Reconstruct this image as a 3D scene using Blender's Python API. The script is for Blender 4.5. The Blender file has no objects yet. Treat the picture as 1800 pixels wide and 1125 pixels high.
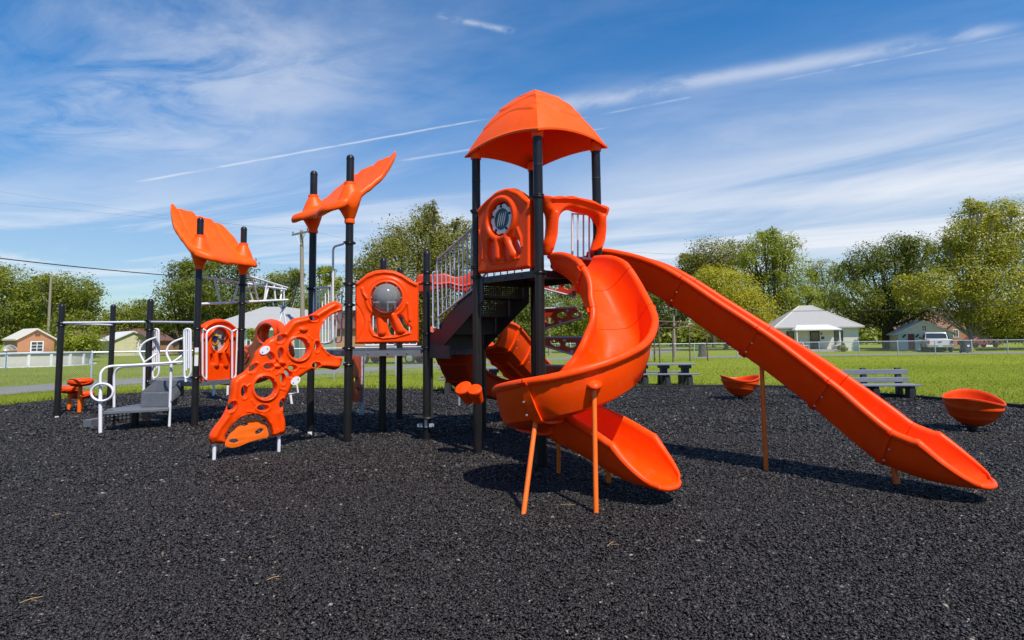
import bpy, bmesh, math, random
import numpy as np
from mathutils import Vector, Matrix
random.seed(7); RNG = np.random.default_rng(11)
S = bpy.context.scene
C = S.collection
V = Vector
R = math.radians

# ---------------------------------------------------------------- camera
EYE = V((0, 0, 1.62)); FOC = 1000.0; PX, PY = 900.0, 522.0
PITCH = math.atan(0.074); ROLL = 0.0105
_f = V((0, math.cos(PITCH), math.sin(PITCH))); _r0 = V((1, 0, 0)); _u0 = V((0, -math.sin(PITCH), math.cos(PITCH)))
_r = _r0*math.cos(ROLL) - _u0*math.sin(ROLL); _u = _u0*math.cos(ROLL) + _r0*math.sin(ROLL)
cam = bpy.data.cameras.new('camera'); camo = bpy.data.objects.new('camera', cam); C.objects.link(camo)
camo.matrix_world = Matrix(((_r.x, _u.x, -_f.x, EYE.x), (_r.y, _u.y, -_f.y, EYE.y), (_r.z, _u.z, -_f.z, EYE.z), (0, 0, 0, 1)))
cam.sensor_width = 36; cam.lens = 36*FOC/1800; cam.shift_x = (900-PX)/1800; cam.shift_y = -(562.5-PY)/1800
cam.clip_start = 0.05; cam.clip_end = 3000
S.camera = camo

def ray(px, py): return _f + _r*((px-PX)/FOC) + _u*((PY-py)/FOC)
def ground(px, py, z=0.0):
    d = ray(px, py); return EYE + d*((z-EYE.z)/d.z)
def at(px, py, Y):
    d = ray(px, py); return EYE + d*(Y/d.y)
def onplane(px, py, P, n):
    d = ray(px, py); return EYE + d*((P-EYE).dot(n)/d.dot(n))

# ---------------------------------------------------------------- light
SUN_EL = R(57); SUN_DIR = V((0.55, -0.835, 0)).normalized()
to_sun = V((SUN_DIR.x*math.cos(SUN_EL), SUN_DIR.y*math.cos(SUN_EL), math.sin(SUN_EL)))
sl = bpy.data.lights.new('sun', 'SUN'); sl.energy = 4.7; sl.angle = R(0.5); sl.color = (1.0, 0.945, 0.85)
so = bpy.data.objects.new('sun', sl); C.objects.link(so)
so.rotation_euler = to_sun.to_track_quat('Z', 'Y').to_euler()
S.view_settings.view_transform = 'Standard'; S.view_settings.look = 'None'
S.view_settings.exposure = 0.30; S.view_settings.gamma = 1.0; S.view_settings.use_curve_mapping = False

W = bpy.data.worlds.new('World'); S.world = W; W.use_nodes = True
def build_world():
    nt = W.node_tree; N = nt.nodes; L = nt.links
    bg = N['Background']; bg.inputs['Strength'].default_value = 0.125
    sky = N.new('ShaderNodeTexSky'); sky.sky_type = 'NISHITA'; sky.sun_disc = False
    sky.sun_elevation = SUN_EL; sky.sun_rotation = math.atan2(SUN_DIR.x, SUN_DIR.y)
    sky.air_density = 1.0; sky.dust_density = 0.25; sky.ozone_density = 3.0; sky.altitude = 200
    hs = N.new('ShaderNodeHueSaturation'); hs.inputs['Saturation'].default_value = 1.50; hs.inputs['Value'].default_value = 1.02
    L.new(sky.outputs[0], hs.inputs['Color'])
    tc = N.new('ShaderNodeTexCoord'); sp = N.new('ShaderNodeSeparateXYZ'); L.new(tc.outputs['Generated'], sp.inputs[0])
    def m(op, a, b=None, c=None, clamp=False):
        n = N.new('ShaderNodeMath'); n.operation = op; n.use_clamp = clamp
        for i, x in enumerate((a, b, c)):
            if x is None: continue
            if isinstance(x, (int, float)): n.inputs[i].default_value = x
            else: L.new(x, n.inputs[i])
        return n.outputs[0]
    def smooth(x, a, b):
        n = N.new('ShaderNodeMapRange'); n.interpolation_type = 'SMOOTHSTEP'
        L.new(x, n.inputs[0]); n.inputs[1].default_value = a; n.inputs[2].default_value = b
        return n.outputs[0]
    X, Yc, Z = sp.outputs
    zc = m('MAXIMUM', Z, 0.02)
    u = m('DIVIDE', X, zc); v = m('DIVIDE', Yc, zc)
    def uv(px, py):
        d = ray(px, py); return (d.x/d.z, d.y/d.z)
    def line(p0, p1):
        a = V(uv(*p0)); b = V(uv(*p1)); d = (b-a); ln = d.length; d /= ln
        p = m('ADD', m('MULTIPLY', u, d.x), m('MULTIPLY', v, d.y))
        q = m('ADD', m('MULTIPLY', u, -d.y), m('MULTIPLY', v, d.x))
        return p, q, d.x*a.x+d.y*a.y, d.x*b.x+d.y*b.y, -d.y*a.x+d.x*a.y
    def noise(x, y, scale, detail=8, rough=0.55, dist=0.0, w=0.0):
        cb = N.new('ShaderNodeCombineXYZ'); L.new(x, cb.inputs[0]); L.new(y, cb.inputs[1]); cb.inputs[2].default_value = w
        n = N.new('ShaderNodeTexNoise'); n.inputs['Scale'].default_value = scale; n.inputs['Detail'].default_value = detail
        n.inputs['Roughness'].default_value = rough; n.inputs['Distortion'].default_value = dist
        L.new(cb.outputs[0], n.inputs['Vector']); return n.outputs[0]
    P0, Q0, pa, pb, q0 = line((1000, 185), (1700, 62))
    # thin streaky cirrus everywhere, aligned with the wind
    streak = noise(m('MULTIPLY', P0, 0.20), m('MULTIPLY', Q0, 0.62), 1.1, 10, 0.58, 1.1, 3.1)
    P1, Q1, _a, _b, _c = line((1000, 415), (1800, 255))
    streak2 = noise(m('MULTIPLY', P1, 0.16), m('MULTIPLY', Q1, 0.46), 1.0, 12, 0.62, 0.9, 6.4)
    puff = noise(u, v, 0.55, 9, 0.6, 0.8, 7.7)
    fine = noise(m('MULTIPLY', P0, 0.5), Q0, 3.4, 8, 0.65, 1.0, 1.3)
    def blob(px, py, ru, rv, rot=None):
        c = uv(px, py)
        du = m('SUBTRACT', u, c[0]); dv = m('SUBTRACT', v, c[1])
        if rot is not None:
            ca, sa = math.cos(rot), math.sin(rot)
            du, dv = m('ADD', m('MULTIPLY', du, ca), m('MULTIPLY', dv, sa)), m('SUBTRACT', m('MULTIPLY', dv, ca), m('MULTIPLY', du, sa))
        r2 = m('ADD', m('POWER', m('ABSOLUTE', m('DIVIDE', du, ru)), 2.0), m('POWER', m('ABSOLUTE', m('DIVIDE', dv, rv)), 2.0))
        return m('EXPONENT', m('MULTIPLY', r2, -1.0))
    # heavy veil low on the right
    rot = math.atan2(*(lambda a, b: (b[1]-a[1], b[0]-a[0]))(uv(900, 400), uv(1800, 260)))
    veil = m('MULTIPLY', m('MAXIMUM', blob(1450, 335, 3.4, 1.35, rot), m('MULTIPLY', blob(1750, 400, 4.0, 1.6, rot), 0.85)), smooth(streak2, 0.20, 0.64))
    veil2 = m('MULTIPLY', blob(1650, 170, 1.5, 0.30, rot), m('MULTIPLY', smooth(streak, 0.34, 0.66), 0.40))
    left = m('MULTIPLY', m('ADD', blob(330, 60, 0.75, 0.8), m('MULTIPLY', blob(170, 250, 0.75, 1.2), 0.9)), m('MULTIPLY', smooth(puff, 0.38, 0.72), 0.54))
    left = m('MULTIPLY', left, smooth(fine, 0.22, 0.62))
    low = m('MULTIPLY', smooth(v, 2.2, 6.0), m('MULTIPLY', smooth(streak, 0.40, 0.62), 0.55))
    thin = m('ADD', m('MULTIPLY', smooth(streak, 0.40, 0.80), 0.24), m('ADD', 0.015, m('MULTIPLY', smooth(v, 1.2, 4.8), 0.25)))
    # contrails: straight lines on the cloud plane
    def trail(p0, p1, wa, wb, amt, nz, breakup=0.0):
        p, q, a, b, qc = line(p0, p1)
        wob = m('MULTIPLY', m('SUBTRACT', noise(p, q, 4.0, 4, 0.5, 0, 2.2), 0.5), wa*0.9)
        t = m('DIVIDE', m('SUBTRACT', p, a), b-a, clamp=True)
        w = m('ADD', wa, m('MULTIPLY', t, wb-wa))
        e = m('DIVIDE', m('ADD', m('SUBTRACT', q, qc), wob), w)
        g = m('EXPONENT', m('MULTIPLY', m('MULTIPLY', e, e), -1.0))
        d = abs(b-a)*0.08 + 1e-3; lo, hi = min(a, b), max(a, b)
        win = m('MULTIPLY', smooth(p, lo-d*0.3, lo+d), m('SUBTRACT', 1.0, smooth(p, hi-d, hi+d*0.3)))
        return m('MULTIPLY', m('MULTIPLY', g, win), m('MULTIPLY', smooth(noise(p, q, nz, 6, 0.6, 0.3, 5.5), 0.30+breakup, 0.55+breakup), amt))
    trails = [trail((950, 193), (1790, 45), 0.085, 0.045, 0.42, 2.0),
              trail((240, 320), (860, 208), 0.015, 0.008, 0.55, 3.0),
              trail((1000, 212), (1800, 58), 0.011, 0.009, 0.28, 6.0, 0.12),
              trail((700, 283), (1070, 224), 0.016, 0.008, 0.35, 3.0),
              trail((765, 26), (905, 56), 0.013, 0.018, 0.34, 12.0, 0.05)]
    f = thin
    for x in (veil, veil2, left, low, *trails):
        f = m('SUBTRACT', m('ADD', f, x), m('MULTIPLY', f, x))
    f = m('MULTIPLY', f, smooth(Z, 0.02, 0.12))
    f = m('MINIMUM', f, 0.9)
    mx = N.new('ShaderNodeMix'); mx.data_type = 'RGBA'
    dim = N.new('ShaderNodeVectorMath'); dim.operation = 'SCALE'; L.new(hs.outputs[0], dim.inputs[0])
    L.new(m('SUBTRACT', 1.0, m('MULTIPLY', m('SUBTRACT', 1.0, smooth(Z, 0.02, 0.42)), 0.34)), dim.inputs['Scale'])
    L.new(f, mx.inputs[0]); L.new(dim.outputs[0], mx.inputs[6]); mx.inputs[7].default_value = (5.7, 5.9, 6.3, 1)
    L.new(mx.outputs[2], bg.inputs['Color'])
build_world()

# ---------------------------------------------------------------- materials
def mat(name, col, rough=0.5, var=0.0, vscale=8.0, bump=0.0, bscale=60.0, metal=0.0, spec=0.5, wave=None, trans=0.0, coat=0.0, dust=0.0):
    """procedural material: base colour with noise variation, noise bump, optional lap/board wave (axis, period)."""
    mt = bpy.data.materials.new(name); mt.use_nodes = True
    nt = mt.node_tree; N = nt.nodes; L = nt.links; b = N['Principled BSDF']
    b.inputs['Base Color'].default_value = (*col, 1); b.inputs['Roughness'].default_value = rough
    b.inputs['Metallic'].default_value = metal; b.inputs['Specular IOR Level'].default_value = spec
    b.inputs['Coat Weight'].default_value = coat; b.inputs['Coat Roughness'].default_value = 0.15
    tc = N.new('ShaderNodeTexCoord')
    if var:
        n = N.new('ShaderNodeTexNoise'); n.inputs['Scale'].default_value = vscale; n.inputs['Detail'].default_value = 6
        n.inputs['Roughness'].default_value = 0.65
        L.new(tc.outputs['Object'], n.inputs['Vector'])
        r = N.new('ShaderNodeValToRGB')
        r.color_ramp.elements[0].position = 0.3; r.color_ramp.elements[1].position = 0.7
        r.color_ramp.elements[0].color = (*[c*(1-var) for c in col], 1); r.color_ramp.elements[1].color = (*[min(1, c*(1+var)) for c in col], 1)
        L.new(n.outputs[0], r.inputs[0]); L.new(r.outputs[0], b.inputs['Base Color'])
        rr = N.new('ShaderNodeMapRange'); rr.inputs[3].default_value = max(0.05, rough-0.08); rr.inputs[4].default_value = min(1, rough+0.1)
        L.new(n.outputs[0], rr.inputs[0]); L.new(rr.outputs[0], b.inputs['Roughness'])
    if dust and var:
        d1 = N.new('ShaderNodeTexNoise'); d1.inputs['Scale'].default_value = 5.5; d1.inputs['Detail'].default_value = 10; d1.inputs['Roughness'].default_value = 0.72; d1.inputs['Distortion'].default_value = 0.6
        L.new(tc.outputs['Object'], d1.inputs['Vector']); dr = N.new('ShaderNodeMapRange'); dr.inputs[1].default_value = 0.50; dr.inputs[2].default_value = 0.78; dr.inputs[4].default_value = dust
        L.new(d1.outputs[0], dr.inputs[0]); dm = N.new('ShaderNodeMix'); dm.data_type = 'RGBA'; L.new(dr.outputs[0], dm.inputs[0]); L.new(r.outputs[0], dm.inputs[6]); dm.inputs[7].default_value = (.50, .22, .11, 1)
        L.new(dm.outputs[2], b.inputs['Base Color'])
        rs = N.new('ShaderNodeMath'); rs.operation = 'MULTIPLY_ADD'; L.new(dr.outputs[0], rs.inputs[0]); rs.inputs[1].default_value = 0.9; L.new(rr.outputs[0], rs.inputs[2]); L.new(rs.outputs[0], b.inputs['Roughness'])
    h = None
    if bump:
        n2 = N.new('ShaderNodeTexNoise'); n2.inputs['Scale'].default_value = bscale; n2.inputs['Detail'].default_value = 5
        L.new(tc.outputs['Object'], n2.inputs['Vector']); h = n2.outputs[0]; hd = bump
    if wave:
        ax, per, prof = wave
        sp = N.new('ShaderNodeSeparateXYZ'); L.new(tc.outputs['Object'], sp.inputs[0])
        d = N.new('ShaderNodeMath'); d.operation = 'DIVIDE'; L.new(sp.outputs[ax], d.inputs[0]); d.inputs[1].default_value = per
        fr = N.new('ShaderNodeMath'); fr.operation = 'FRACT'; L.new(d.outputs[0], fr.inputs[0])
        if prof == 'groove':
            g = N.new('ShaderNodeMath'); g.operation = 'GREATER_THAN'; L.new(fr.outputs[0], g.inputs[0]); g.inputs[1].default_value = 0.12
            h = g.outputs[0]
        else: h = fr.outputs[0]
        hd = prof == 'groove' and 0.5 or 0.8
        if not bump: bump = hd
    if h is not None:
        bp = N.new('ShaderNodeBump'); bp.inputs['Strength'].default_value = min(1, hd); bp.inputs['Distance'].default_value = 0.02
        L.new(h, bp.inputs['Height']); L.new(bp.outputs[0], b.inputs['Normal'])
    return mt

def leaf_mat(name, c0, c1, sub=0.35, rough=0.5):
    mt = bpy.data.materials.new(name); mt.use_nodes = True
    nt = mt.node_tree; N = nt.nodes; L = nt.links; b = N['Principled BSDF']; out = N['Material Output']
    g = N.new('ShaderNodeNewGeometry'); r = N.new('ShaderNodeValToRGB')
    k = 0.3 if sub > 0.2 else 0.0; r.color_ramp.elements[0].color = (*[a+(b_-a)*k for a, b_ in zip(c0, c1)], 1); r.color_ramp.elements[1].color = (*c1, 1)
    L.new(g.outputs['Random Per Island'], r.inputs[0]); L.new(r.outputs[0], b.inputs['Base Color'])
    b.inputs['Roughness'].default_value = rough; b.inputs['Specular IOR Level'].default_value = 0.35
    t = N.new('ShaderNodeBsdfTranslucent'); mc = N.new('ShaderNodeMix'); mc.data_type = 'RGBA'; mc.blend_type = 'MULTIPLY'
    mc.inputs[0].default_value = 1; L.new(r.outputs[0], mc.inputs[6]); mc.inputs[7].default_value = (1.6, 1.5, 0.5, 1)
    L.new(mc.outputs[2], t.inputs[0])
    ms = N.new('ShaderNodeMixShader'); ms.inputs[0].default_value = sub
    L.new(b.outputs[0], ms.inputs[1]); L.new(t.outputs[0], ms.inputs[2]); L.new(ms.outputs[0], out.inputs[0])
    return mt

def perf_mat(name, col, period=0.03, hole=0.33):
    """sheet steel punched with a grid of round holes (see-through)."""
    mt = mat(name, col, 0.5, 0.2, 5)
    nt = mt.node_tree; N = nt.nodes; L = nt.links; b = N['Principled BSDF']; out = N['Material Output']
    tc = N.new('ShaderNodeTexCoord'); mp = N.new('ShaderNodeMapping'); mp.inputs['Scale'].default_value = (1/period,)*3
    mp.inputs['Rotation'].default_value = (0, 0, R(-47))
    L.new(tc.outputs['Object'], mp.inputs[0])
    fr = N.new('ShaderNodeVectorMath'); fr.operation = 'FRACTION'; L.new(mp.outputs[0], fr.inputs[0])
    sb = N.new('ShaderNodeVectorMath'); sb.operation = 'SUBTRACT'; L.new(fr.outputs[0], sb.inputs[0]); sb.inputs[1].default_value = (.5, .5, .5)
    sp = N.new('ShaderNodeSeparateXYZ'); L.new(sb.outputs[0], sp.inputs[0])
    cb = N.new('ShaderNodeCombineXYZ'); L.new(sp.outputs[0], cb.inputs[0]); L.new(sp.outputs[2], cb.inputs[1])
    ln = N.new('ShaderNodeVectorMath'); ln.operation = 'LENGTH'; L.new(cb.outputs[0], ln.inputs[0])
    lt = N.new('ShaderNodeMath'); lt.operation = 'LESS_THAN'; L.new(ln.outputs['Value'], lt.inputs[0]); lt.inputs[1].default_value = hole
    tr = N.new('ShaderNodeBsdfTransparent'); ms = N.new('ShaderNodeMixShader')
    L.new(lt.outputs[0], ms.inputs[0]); L.new(b.outputs[0], ms.inputs[1]); L.new(tr.outputs[0], ms.inputs[2]); L.new(ms.outputs[0], out.inputs[0])
    return mt

def dome_mat():
    mt = bpy.data.materials.new('clear_plastic'); mt.use_nodes = True
    nt = mt.node_tree; N = nt.nodes; L = nt.links; out = N['Material Output']
    t = N.new('ShaderNodeBsdfTransparent'); t.inputs[0].default_value = (.62, .64, .66, 1)
    g = N.new('ShaderNodeBsdfGlossy'); g.inputs['Roughness'].default_value = 0.09
    fr = N.new('ShaderNodeFresnel'); fr.inputs[0].default_value = 1.5
    ms = N.new('ShaderNodeMixShader'); L.new(fr.outputs[0], ms.inputs[0]); L.new(t.outputs[0], ms.inputs[1]); L.new(g.outputs[0], ms.inputs[2])
    df = N.new('ShaderNodeBsdfDiffuse'); df.inputs[0].default_value = (.55, .55, .56, 1); m2 = N.new('ShaderNodeMixShader'); m2.inputs[0].default_value = .25
    L.new(ms.outputs[0], m2.inputs[1]); L.new(df.outputs[0], m2.inputs[2]); L.new(m2.outputs[0], out.inputs[0]); return mt

OR = mat('orange_plastic', (0.93, 0.062, 0.0), 0.36, 0.07, 1.6, 0.05, 140, spec=0.20, dust=0.16)
OR2 = mat('orange_plastic_faded', (0.93, 0.094, 0.001), 0.42, 0.07, 1.8, 0.06, 120, spec=0.22, dust=0.14)
OR3 = mat('orange_plastic_bowl', (0.78, 0.060, 0.002), 0.45, 0.10, 5.0, 0.08, 90, spec=0.22, dust=0.22)
OL = mat('orange_steel', (0.88, 0.140, 0.004), 0.38, 0.08, 9.0)
RD = mat('red_orange_panel', (0.55, 0.040, 0.006), 0.42, 0.12, 6.0)
BK = mat('black_powder_coat', (0.014, 0.0125, 0.0135), 0.30, 0.25, 4.0, 0.03, 90, spec=0.32)
DK = mat('dark_deck_steel', (0.030, 0.028, 0.036), 0.45, 0.2, 4.0)
GR = mat('grey_deck_coating', (0.115, 0.122, 0.142), 0.55, 0.15, 8.0, 0.2, 160)
WH = mat('white_powder_coat', (0.74, 0.72, 0.76), 0.35, 0.04, 6.0)
LV = mat('pale_steel_shade_tint', (0.50, 0.47, 0.56), 0.38, 0.06, 6.0)  # lavender grey puts the shade on the white rails into the colour
ZN = mat('galvanised_steel', (0.42, 0.45, 0.48), 0.40, 0.15, 14.0, metal=0.5)
TE = mat('teal_insert', (0.012, 0.075, 0.075), 0.25)
YE = mat('yellow_plastic', (0.75, 0.42, 0.01), 0.4); BL = mat('blue_plastic', (0.01, 0.03, 0.20), 0.4)
CLR = dome_mat(); PERF = perf_mat('perforated_dark_steel', (0.028, 0.027, 0.033), 0.03, 0.15)
PERF2 = perf_mat('perforated_black_steel', (0.014, 0.014, 0.017), 0.075, 0.33)
WD = mat('weathered_wood', (0.27, 0.225, 0.18), 0.85, 0.25, 12.0, 0.4, 40)
BARK = mat('tree_bark', (0.085, 0.065, 0.048), 0.9, 0.35, 5.0, 0.8, 14)
PBARK = mat('pale_bark', (0.26, 0.235, 0.19), 0.85, 0.4, 3.0, 0.6, 10)

# ---------------------------------------------------------------- mesh helpers
class MB:
    def __init__(s): s.v = []; s.f = []
    def add(s, vs, fs):
        o = len(s.v); s.v += [tuple(p) for p in vs]; s.f += [tuple(i+o for i in f) for f in fs]; return s
    def hexa(s, p8):
        return s.add(p8, [(0, 3, 2, 1), (4, 5, 6, 7), (0, 1, 5, 4), (1, 2, 6, 5), (2, 3, 7, 6), (3, 0, 4, 7)])
    def box(s, c, sx, sy, sz, ang=0.0):
        """box centred in plan on c, bottom at c.z"""
        ca, sa = math.cos(ang), math.sin(ang); p = []
        for z in (0, sz):
            for x, y in ((-sx/2, -sy/2), (sx/2, -sy/2), (sx/2, sy/2), (-sx/2, sy/2)):
                p.append((c[0]+x*ca-y*sa, c[1]+x*sa+y*ca, c[2]+z))
        return s.hexa(p)
    def beam(s, a, b, w, h, up=V((0, 0, 1))):
        a, b = V(a), V(b); d = (b-a).normalized(); l = d.cross(up).normalized(); t = l.cross(d)
        p = []
        for q in (a, b):
            for x, y in ((-1, -1), (1, -1), (1, 1), (-1, 1)): p.append(q + l*(x*w/2) + t*(y*h/2))
        return s.add(p, [(0, 1, 2, 3), (7, 6, 5, 4), (0, 4, 5, 1), (1, 5, 6, 2), (2, 6, 7, 3), (3, 7, 4, 0)])
    def tube(s, pts, r, n=10, closed=False):
        pts = [V(p) for p in pts]; m = len(pts)
        rs = r if isinstance(r, (list, tuple)) else [r]*m
        T = []
        for i in range(m):
            if closed: t = pts[(i+1) % m]-pts[i-1]
            else: t = pts[min(i+1, m-1)]-pts[max(i-1, 0)]
            T.append(t.normalized() if t.length > 1e-9 else V((0, 0, 1)))
        a = V((0, 0, 1)) if abs(T[0].z) < 0.9 else V((1, 0, 0))
        nrm = (a - T[0]*a.dot(T[0])).normalized(); vs = []
        for i in range(m):
            nrm = (nrm - T[i]*nrm.dot(T[i])).normalized(); bi = T[i].cross(nrm)
            for k in range(n):
                an = 2*math.pi*k/n; vs.append(pts[i] + (nrm*math.cos(an)+bi*math.sin(an))*rs[i])
        fs = []
        for i in range(m if closed else m-1):
            j = (i+1) % m
            for k in range(n):
                k2 = (k+1) % n; fs.append((i*n+k, i*n+k2, j*n+k2, j*n+k))
        if not closed: fs += [tuple(range(n-1, -1, -1)), tuple(range((m-1)*n, m*n))]
        return s.add(vs, fs)
    def lathe(s, c, prof, n=24, axis=V((0, 0, 1)), mod=None):
        c = V(c); ax = V(axis).normalized(); a = V((1, 0, 0)) if abs(ax.x) < 0.9 else V((0, 1, 0))
        e1 = (a-ax*a.dot(ax)).normalized(); e2 = ax.cross(e1); vs = []
        for i, (r, h) in enumerate(prof):
            for k in range(n):
                an = 2*math.pi*k/n; rr, hh = (r, h) if mod is None else mod(i, an, r, h)
                vs.append(c + (e1*math.cos(an)+e2*math.sin(an))*rr + ax*hh)
        fs = []; m = len(prof)
        for i in range(m-1):
            for k in range(n):
                k2 = (k+1) % n; fs.append((i*n+k, i*n+k2, (i+1)*n+k2, (i+1)*n+k))
        if prof[0][0] > 1e-6: fs.append(tuple(range(n-1, -1, -1)))
        if prof[-1][0] > 1e-6: fs.append(tuple(range((m-1)*n, m*n)))
        return s.add(vs, fs)
    def torus(s, c, nrm, Rr, r, n=32, m=8, sx=1.0, e1=None):
        c = V(c); nrm = V(nrm).normalized()
        if e1 is None:
            a = V((0, 0, 1)) if abs(nrm.z) < 0.9 else V((1, 0, 0)); e1 = (a-nrm*a.dot(nrm)).normalized()
        e2 = nrm.cross(e1)
        return s.tube([c+e1*(Rr*math.cos(2*math.pi*k/n))+e2*(Rr*sx*math.sin(2*math.pi*k/n)) for k in range(n)], r, m, True)
    def ell(s, c, a, b, d, n=14, m=9):
        """ellipsoid with half-axis vectors a, b, d"""
        c = V(c); vs = []; fs = []
        for i in range(m+1):
            ph = math.pi*i/m
            for k in range(n):
                th = 2*math.pi*k/n
                vs.append(c + V(a)*(math.sin(ph)*math.cos(th)) + V(b)*(math.sin(ph)*math.sin(th)) + V(d)*math.cos(ph))
        for i in range(m):
            for k in range(n):
                k2 = (k+1) % n; fs.append((i*n+k, (i+1)*n+k, (i+1)*n+k2, i*n+k2))
        return s.add(vs, fs)
    def prism(s, poly, z0, z1):
        n = len(poly); vs = [(p[0], p[1], z0) for p in poly]+[(p[0], p[1], z1) for p in poly]
        return s.add(vs, [tuple(range(n-1, -1, -1)), tuple(range(n, 2*n))]+[(i, (i+1) % n, n+(i+1) % n, n+i) for i in range(n)])

def root_loc(o):
    while o.parent: o = o.parent
    return o.location
def finish(me, sharp=38):
    bm = bmesh.new(); bm.from_mesh(me)
    bmesh.ops.remove_doubles(bm, verts=bm.verts, dist=1e-5)
    bmesh.ops.recalc_face_normals(bm, faces=bm.faces); bm.to_mesh(me); bm.free()
    me.shade_smooth(); me.set_sharp_from_angle(angle=R(sharp))
def obj(name, mb, m, parent=None, sharp=38, bevel=0.0):
    me = bpy.data.meshes.new(name)
    off = root_loc(parent) if parent else V((0, 0, 0))
    me.from_pydata([(p[0]-off.x, p[1]-off.y, p[2]-off.z) for p in mb.v], [], mb.f)
    finish(me, sharp); me.materials.append(m)
    o = bpy.data.objects.new(name, me); C.objects.link(o)
    if parent: o.parent = parent
    if bevel:
        b = o.modifiers.new('bevel', 'BEVEL'); b.width = bevel; b.segments = 2; b.limit_method = 'ANGLE'; b.angle_limit = R(40)
    return o
def thing(name, label, cat, loc=(0, 0, 0), rz=0.0, group=None):
    o = bpy.data.objects.new(name, None); C.objects.link(o); o.location = loc; o.rotation_euler = (0, 0, rz)
    o.empty_display_size = 0.2; return tag(o, label, cat, group)
def tag(o, label, cat, group=None):
    o['label'] = label; o['category'] = cat
    if group: o['group'] = group
    return o
def struct(o): o['kind'] = 'structure'; return o
def dup(src, loc, rz=0.0, label=None, group=None, scale=None):
    def cp(a, p):
        c = a.copy(); C.objects.link(c); c.parent = p
        for k in a.children: cp(k, c)
        return c
    r = cp(src, None); r.location = loc; r.rotation_euler = (0, 0, rz)
    if scale: r.scale = scale
    if label: r['label'] = label
    if group: r['group'] = group
    return r
def sub_label(o, t): o['label'] = t; return o

def bend(pts, rad, n=6):
    pts = [V(p) for p in pts]; out = [pts[0]]
    for i in range(1, len(pts)-1):
        a, b, c = pts[i-1], pts[i], pts[i+1]; r1 = min(rad, (a-b).length*.49, (c-b).length*.49)
        p, q = b+(a-b).normalized()*r1, b+(c-b).normalized()*r1
        for k in range(n+1):
            t = k/n; out.append(p*((1-t)**2)+b*(2*t*(1-t))+q*(t*t))
    return out+[pts[-1]]
def catmull(pts, sub=6, closed=False):
    pts = [V(p) for p in pts]; n = len(pts); out = []
    for i in range(n if closed else n-1):
        if closed: p0, p1, p2, p3 = pts[i-1], pts[i], pts[(i+1) % n], pts[(i+2) % n]
        else: p0, p1, p2, p3 = pts[max(i-1, 0)], pts[i], pts[i+1], pts[min(i+2, n-1)]
        for k in range(sub):
            t = k/sub; t2, t3 = t*t, t*t*t
            out.append((p1*2+(p2-p0)*t+(p0*2-p1*5+p2*4-p3)*t2+(p1*3-p0-p2*3+p3)*t3)*0.5)
    if not closed: out.append(pts[-1])
    return out

class Plane:
    """vertical plane through P along d; front normal n points towards the viewer side"""
    def __init__(s, P, Q):
        s.P = V((P[0], P[1], 0)); s.d = V((Q[0]-P[0], Q[1]-P[1], 0)).normalized(); s.n = s.d.cross(V((0, 0, 1)))
        if s.n.dot(EYE-s.P) < 0: s.n = -s.n
    def st(s, px, py, off=0.0):
        p = onplane(px, py, s.P+s.n*off, s.n); q = p-s.P; return (q.dot(s.d), p.z)
    def w(s, a, z, off=0.0): return s.P+s.d*a+V((0, 0, z))+s.n*off
    def p(s, px, py, off=0.0): return onplane(px, py, s.P+s.n*off, s.n)

def ellipse(cx, cy, rx, ry, ang=0, n=20):
    ca, sa = math.cos(ang), math.sin(ang)
    return [(cx+rx*math.cos(t)*ca-ry*math.sin(t)*sa, cy+rx*math.cos(t)*sa+ry*math.sin(t)*ca) for t in [2*math.pi*k/n for k in range(n)]]
def panel(name, pl, outline, holes, thick, bev, m, parent, smooth=True, off=0.0, res=3):
    """moulded sheet in plane pl: outline / holes are lists of (s, z) in the plane, rounded edge of radius bev"""
    cu = bpy.data.curves.new(name, 'CURVE'); cu.dimensions = '2D'; cu.fill_mode = 'BOTH'
    def spl(pts, sm):
        pts = catmull([(a, b, 0) for a, b in pts], 4, True) if sm else [V((a, b, 0)) for a, b in pts]
        s = cu.splines.new('POLY'); s.points.add(len(pts)-1); s.use_cyclic_u = True
        for k, p in enumerate(pts): s.points[k].co = (p.x, p.y, 0, 1)
    spl(outline, smooth)
    def area(p): return sum(p[i-1][0]*p[i][1]-p[i][0]*p[i-1][1] for i in range(len(p)))
    for h in holes: spl(h if area(h)*area(outline) < 0 else h[::-1], False)
    cu.extrude = max(thick/2-bev, 0.001); cu.bevel_depth = bev; cu.bevel_resolution = res; cu.offset = -bev
    tmp = bpy.data.objects.new('tmp', cu); me = bpy.data.meshes.new_from_object(tmp)
    bpy.data.objects.remove(tmp); bpy.data.curves.remove(cu)
    org = root_loc(parent); base = pl.P+pl.n*off-org
    M = Matrix(((pl.d.x, 0, pl.n.x, base.x), (pl.d.y, 0, pl.n.y, base.y), (0, 1, 0, base.z), (0, 0, 0, 1)))
    me.transform(M); me.name = name; finish(me, 50); me.materials.clear(); me.materials.append(m)
    o = bpy.data.objects.new(name, me); C.objects.link(o); o.parent = parent; return o

# ================================================================ SETTING: ground sheets
def sheet(name, poly, z, m):
    mb = MB(); mb.add([(p[0], p[1], z) for p in poly], [tuple(range(len(poly)))])
    o = obj(name, mb, m)
    if o.data.polygons[0].normal.z < 0: o.data.flip_normals()
    return struct(o)

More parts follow.
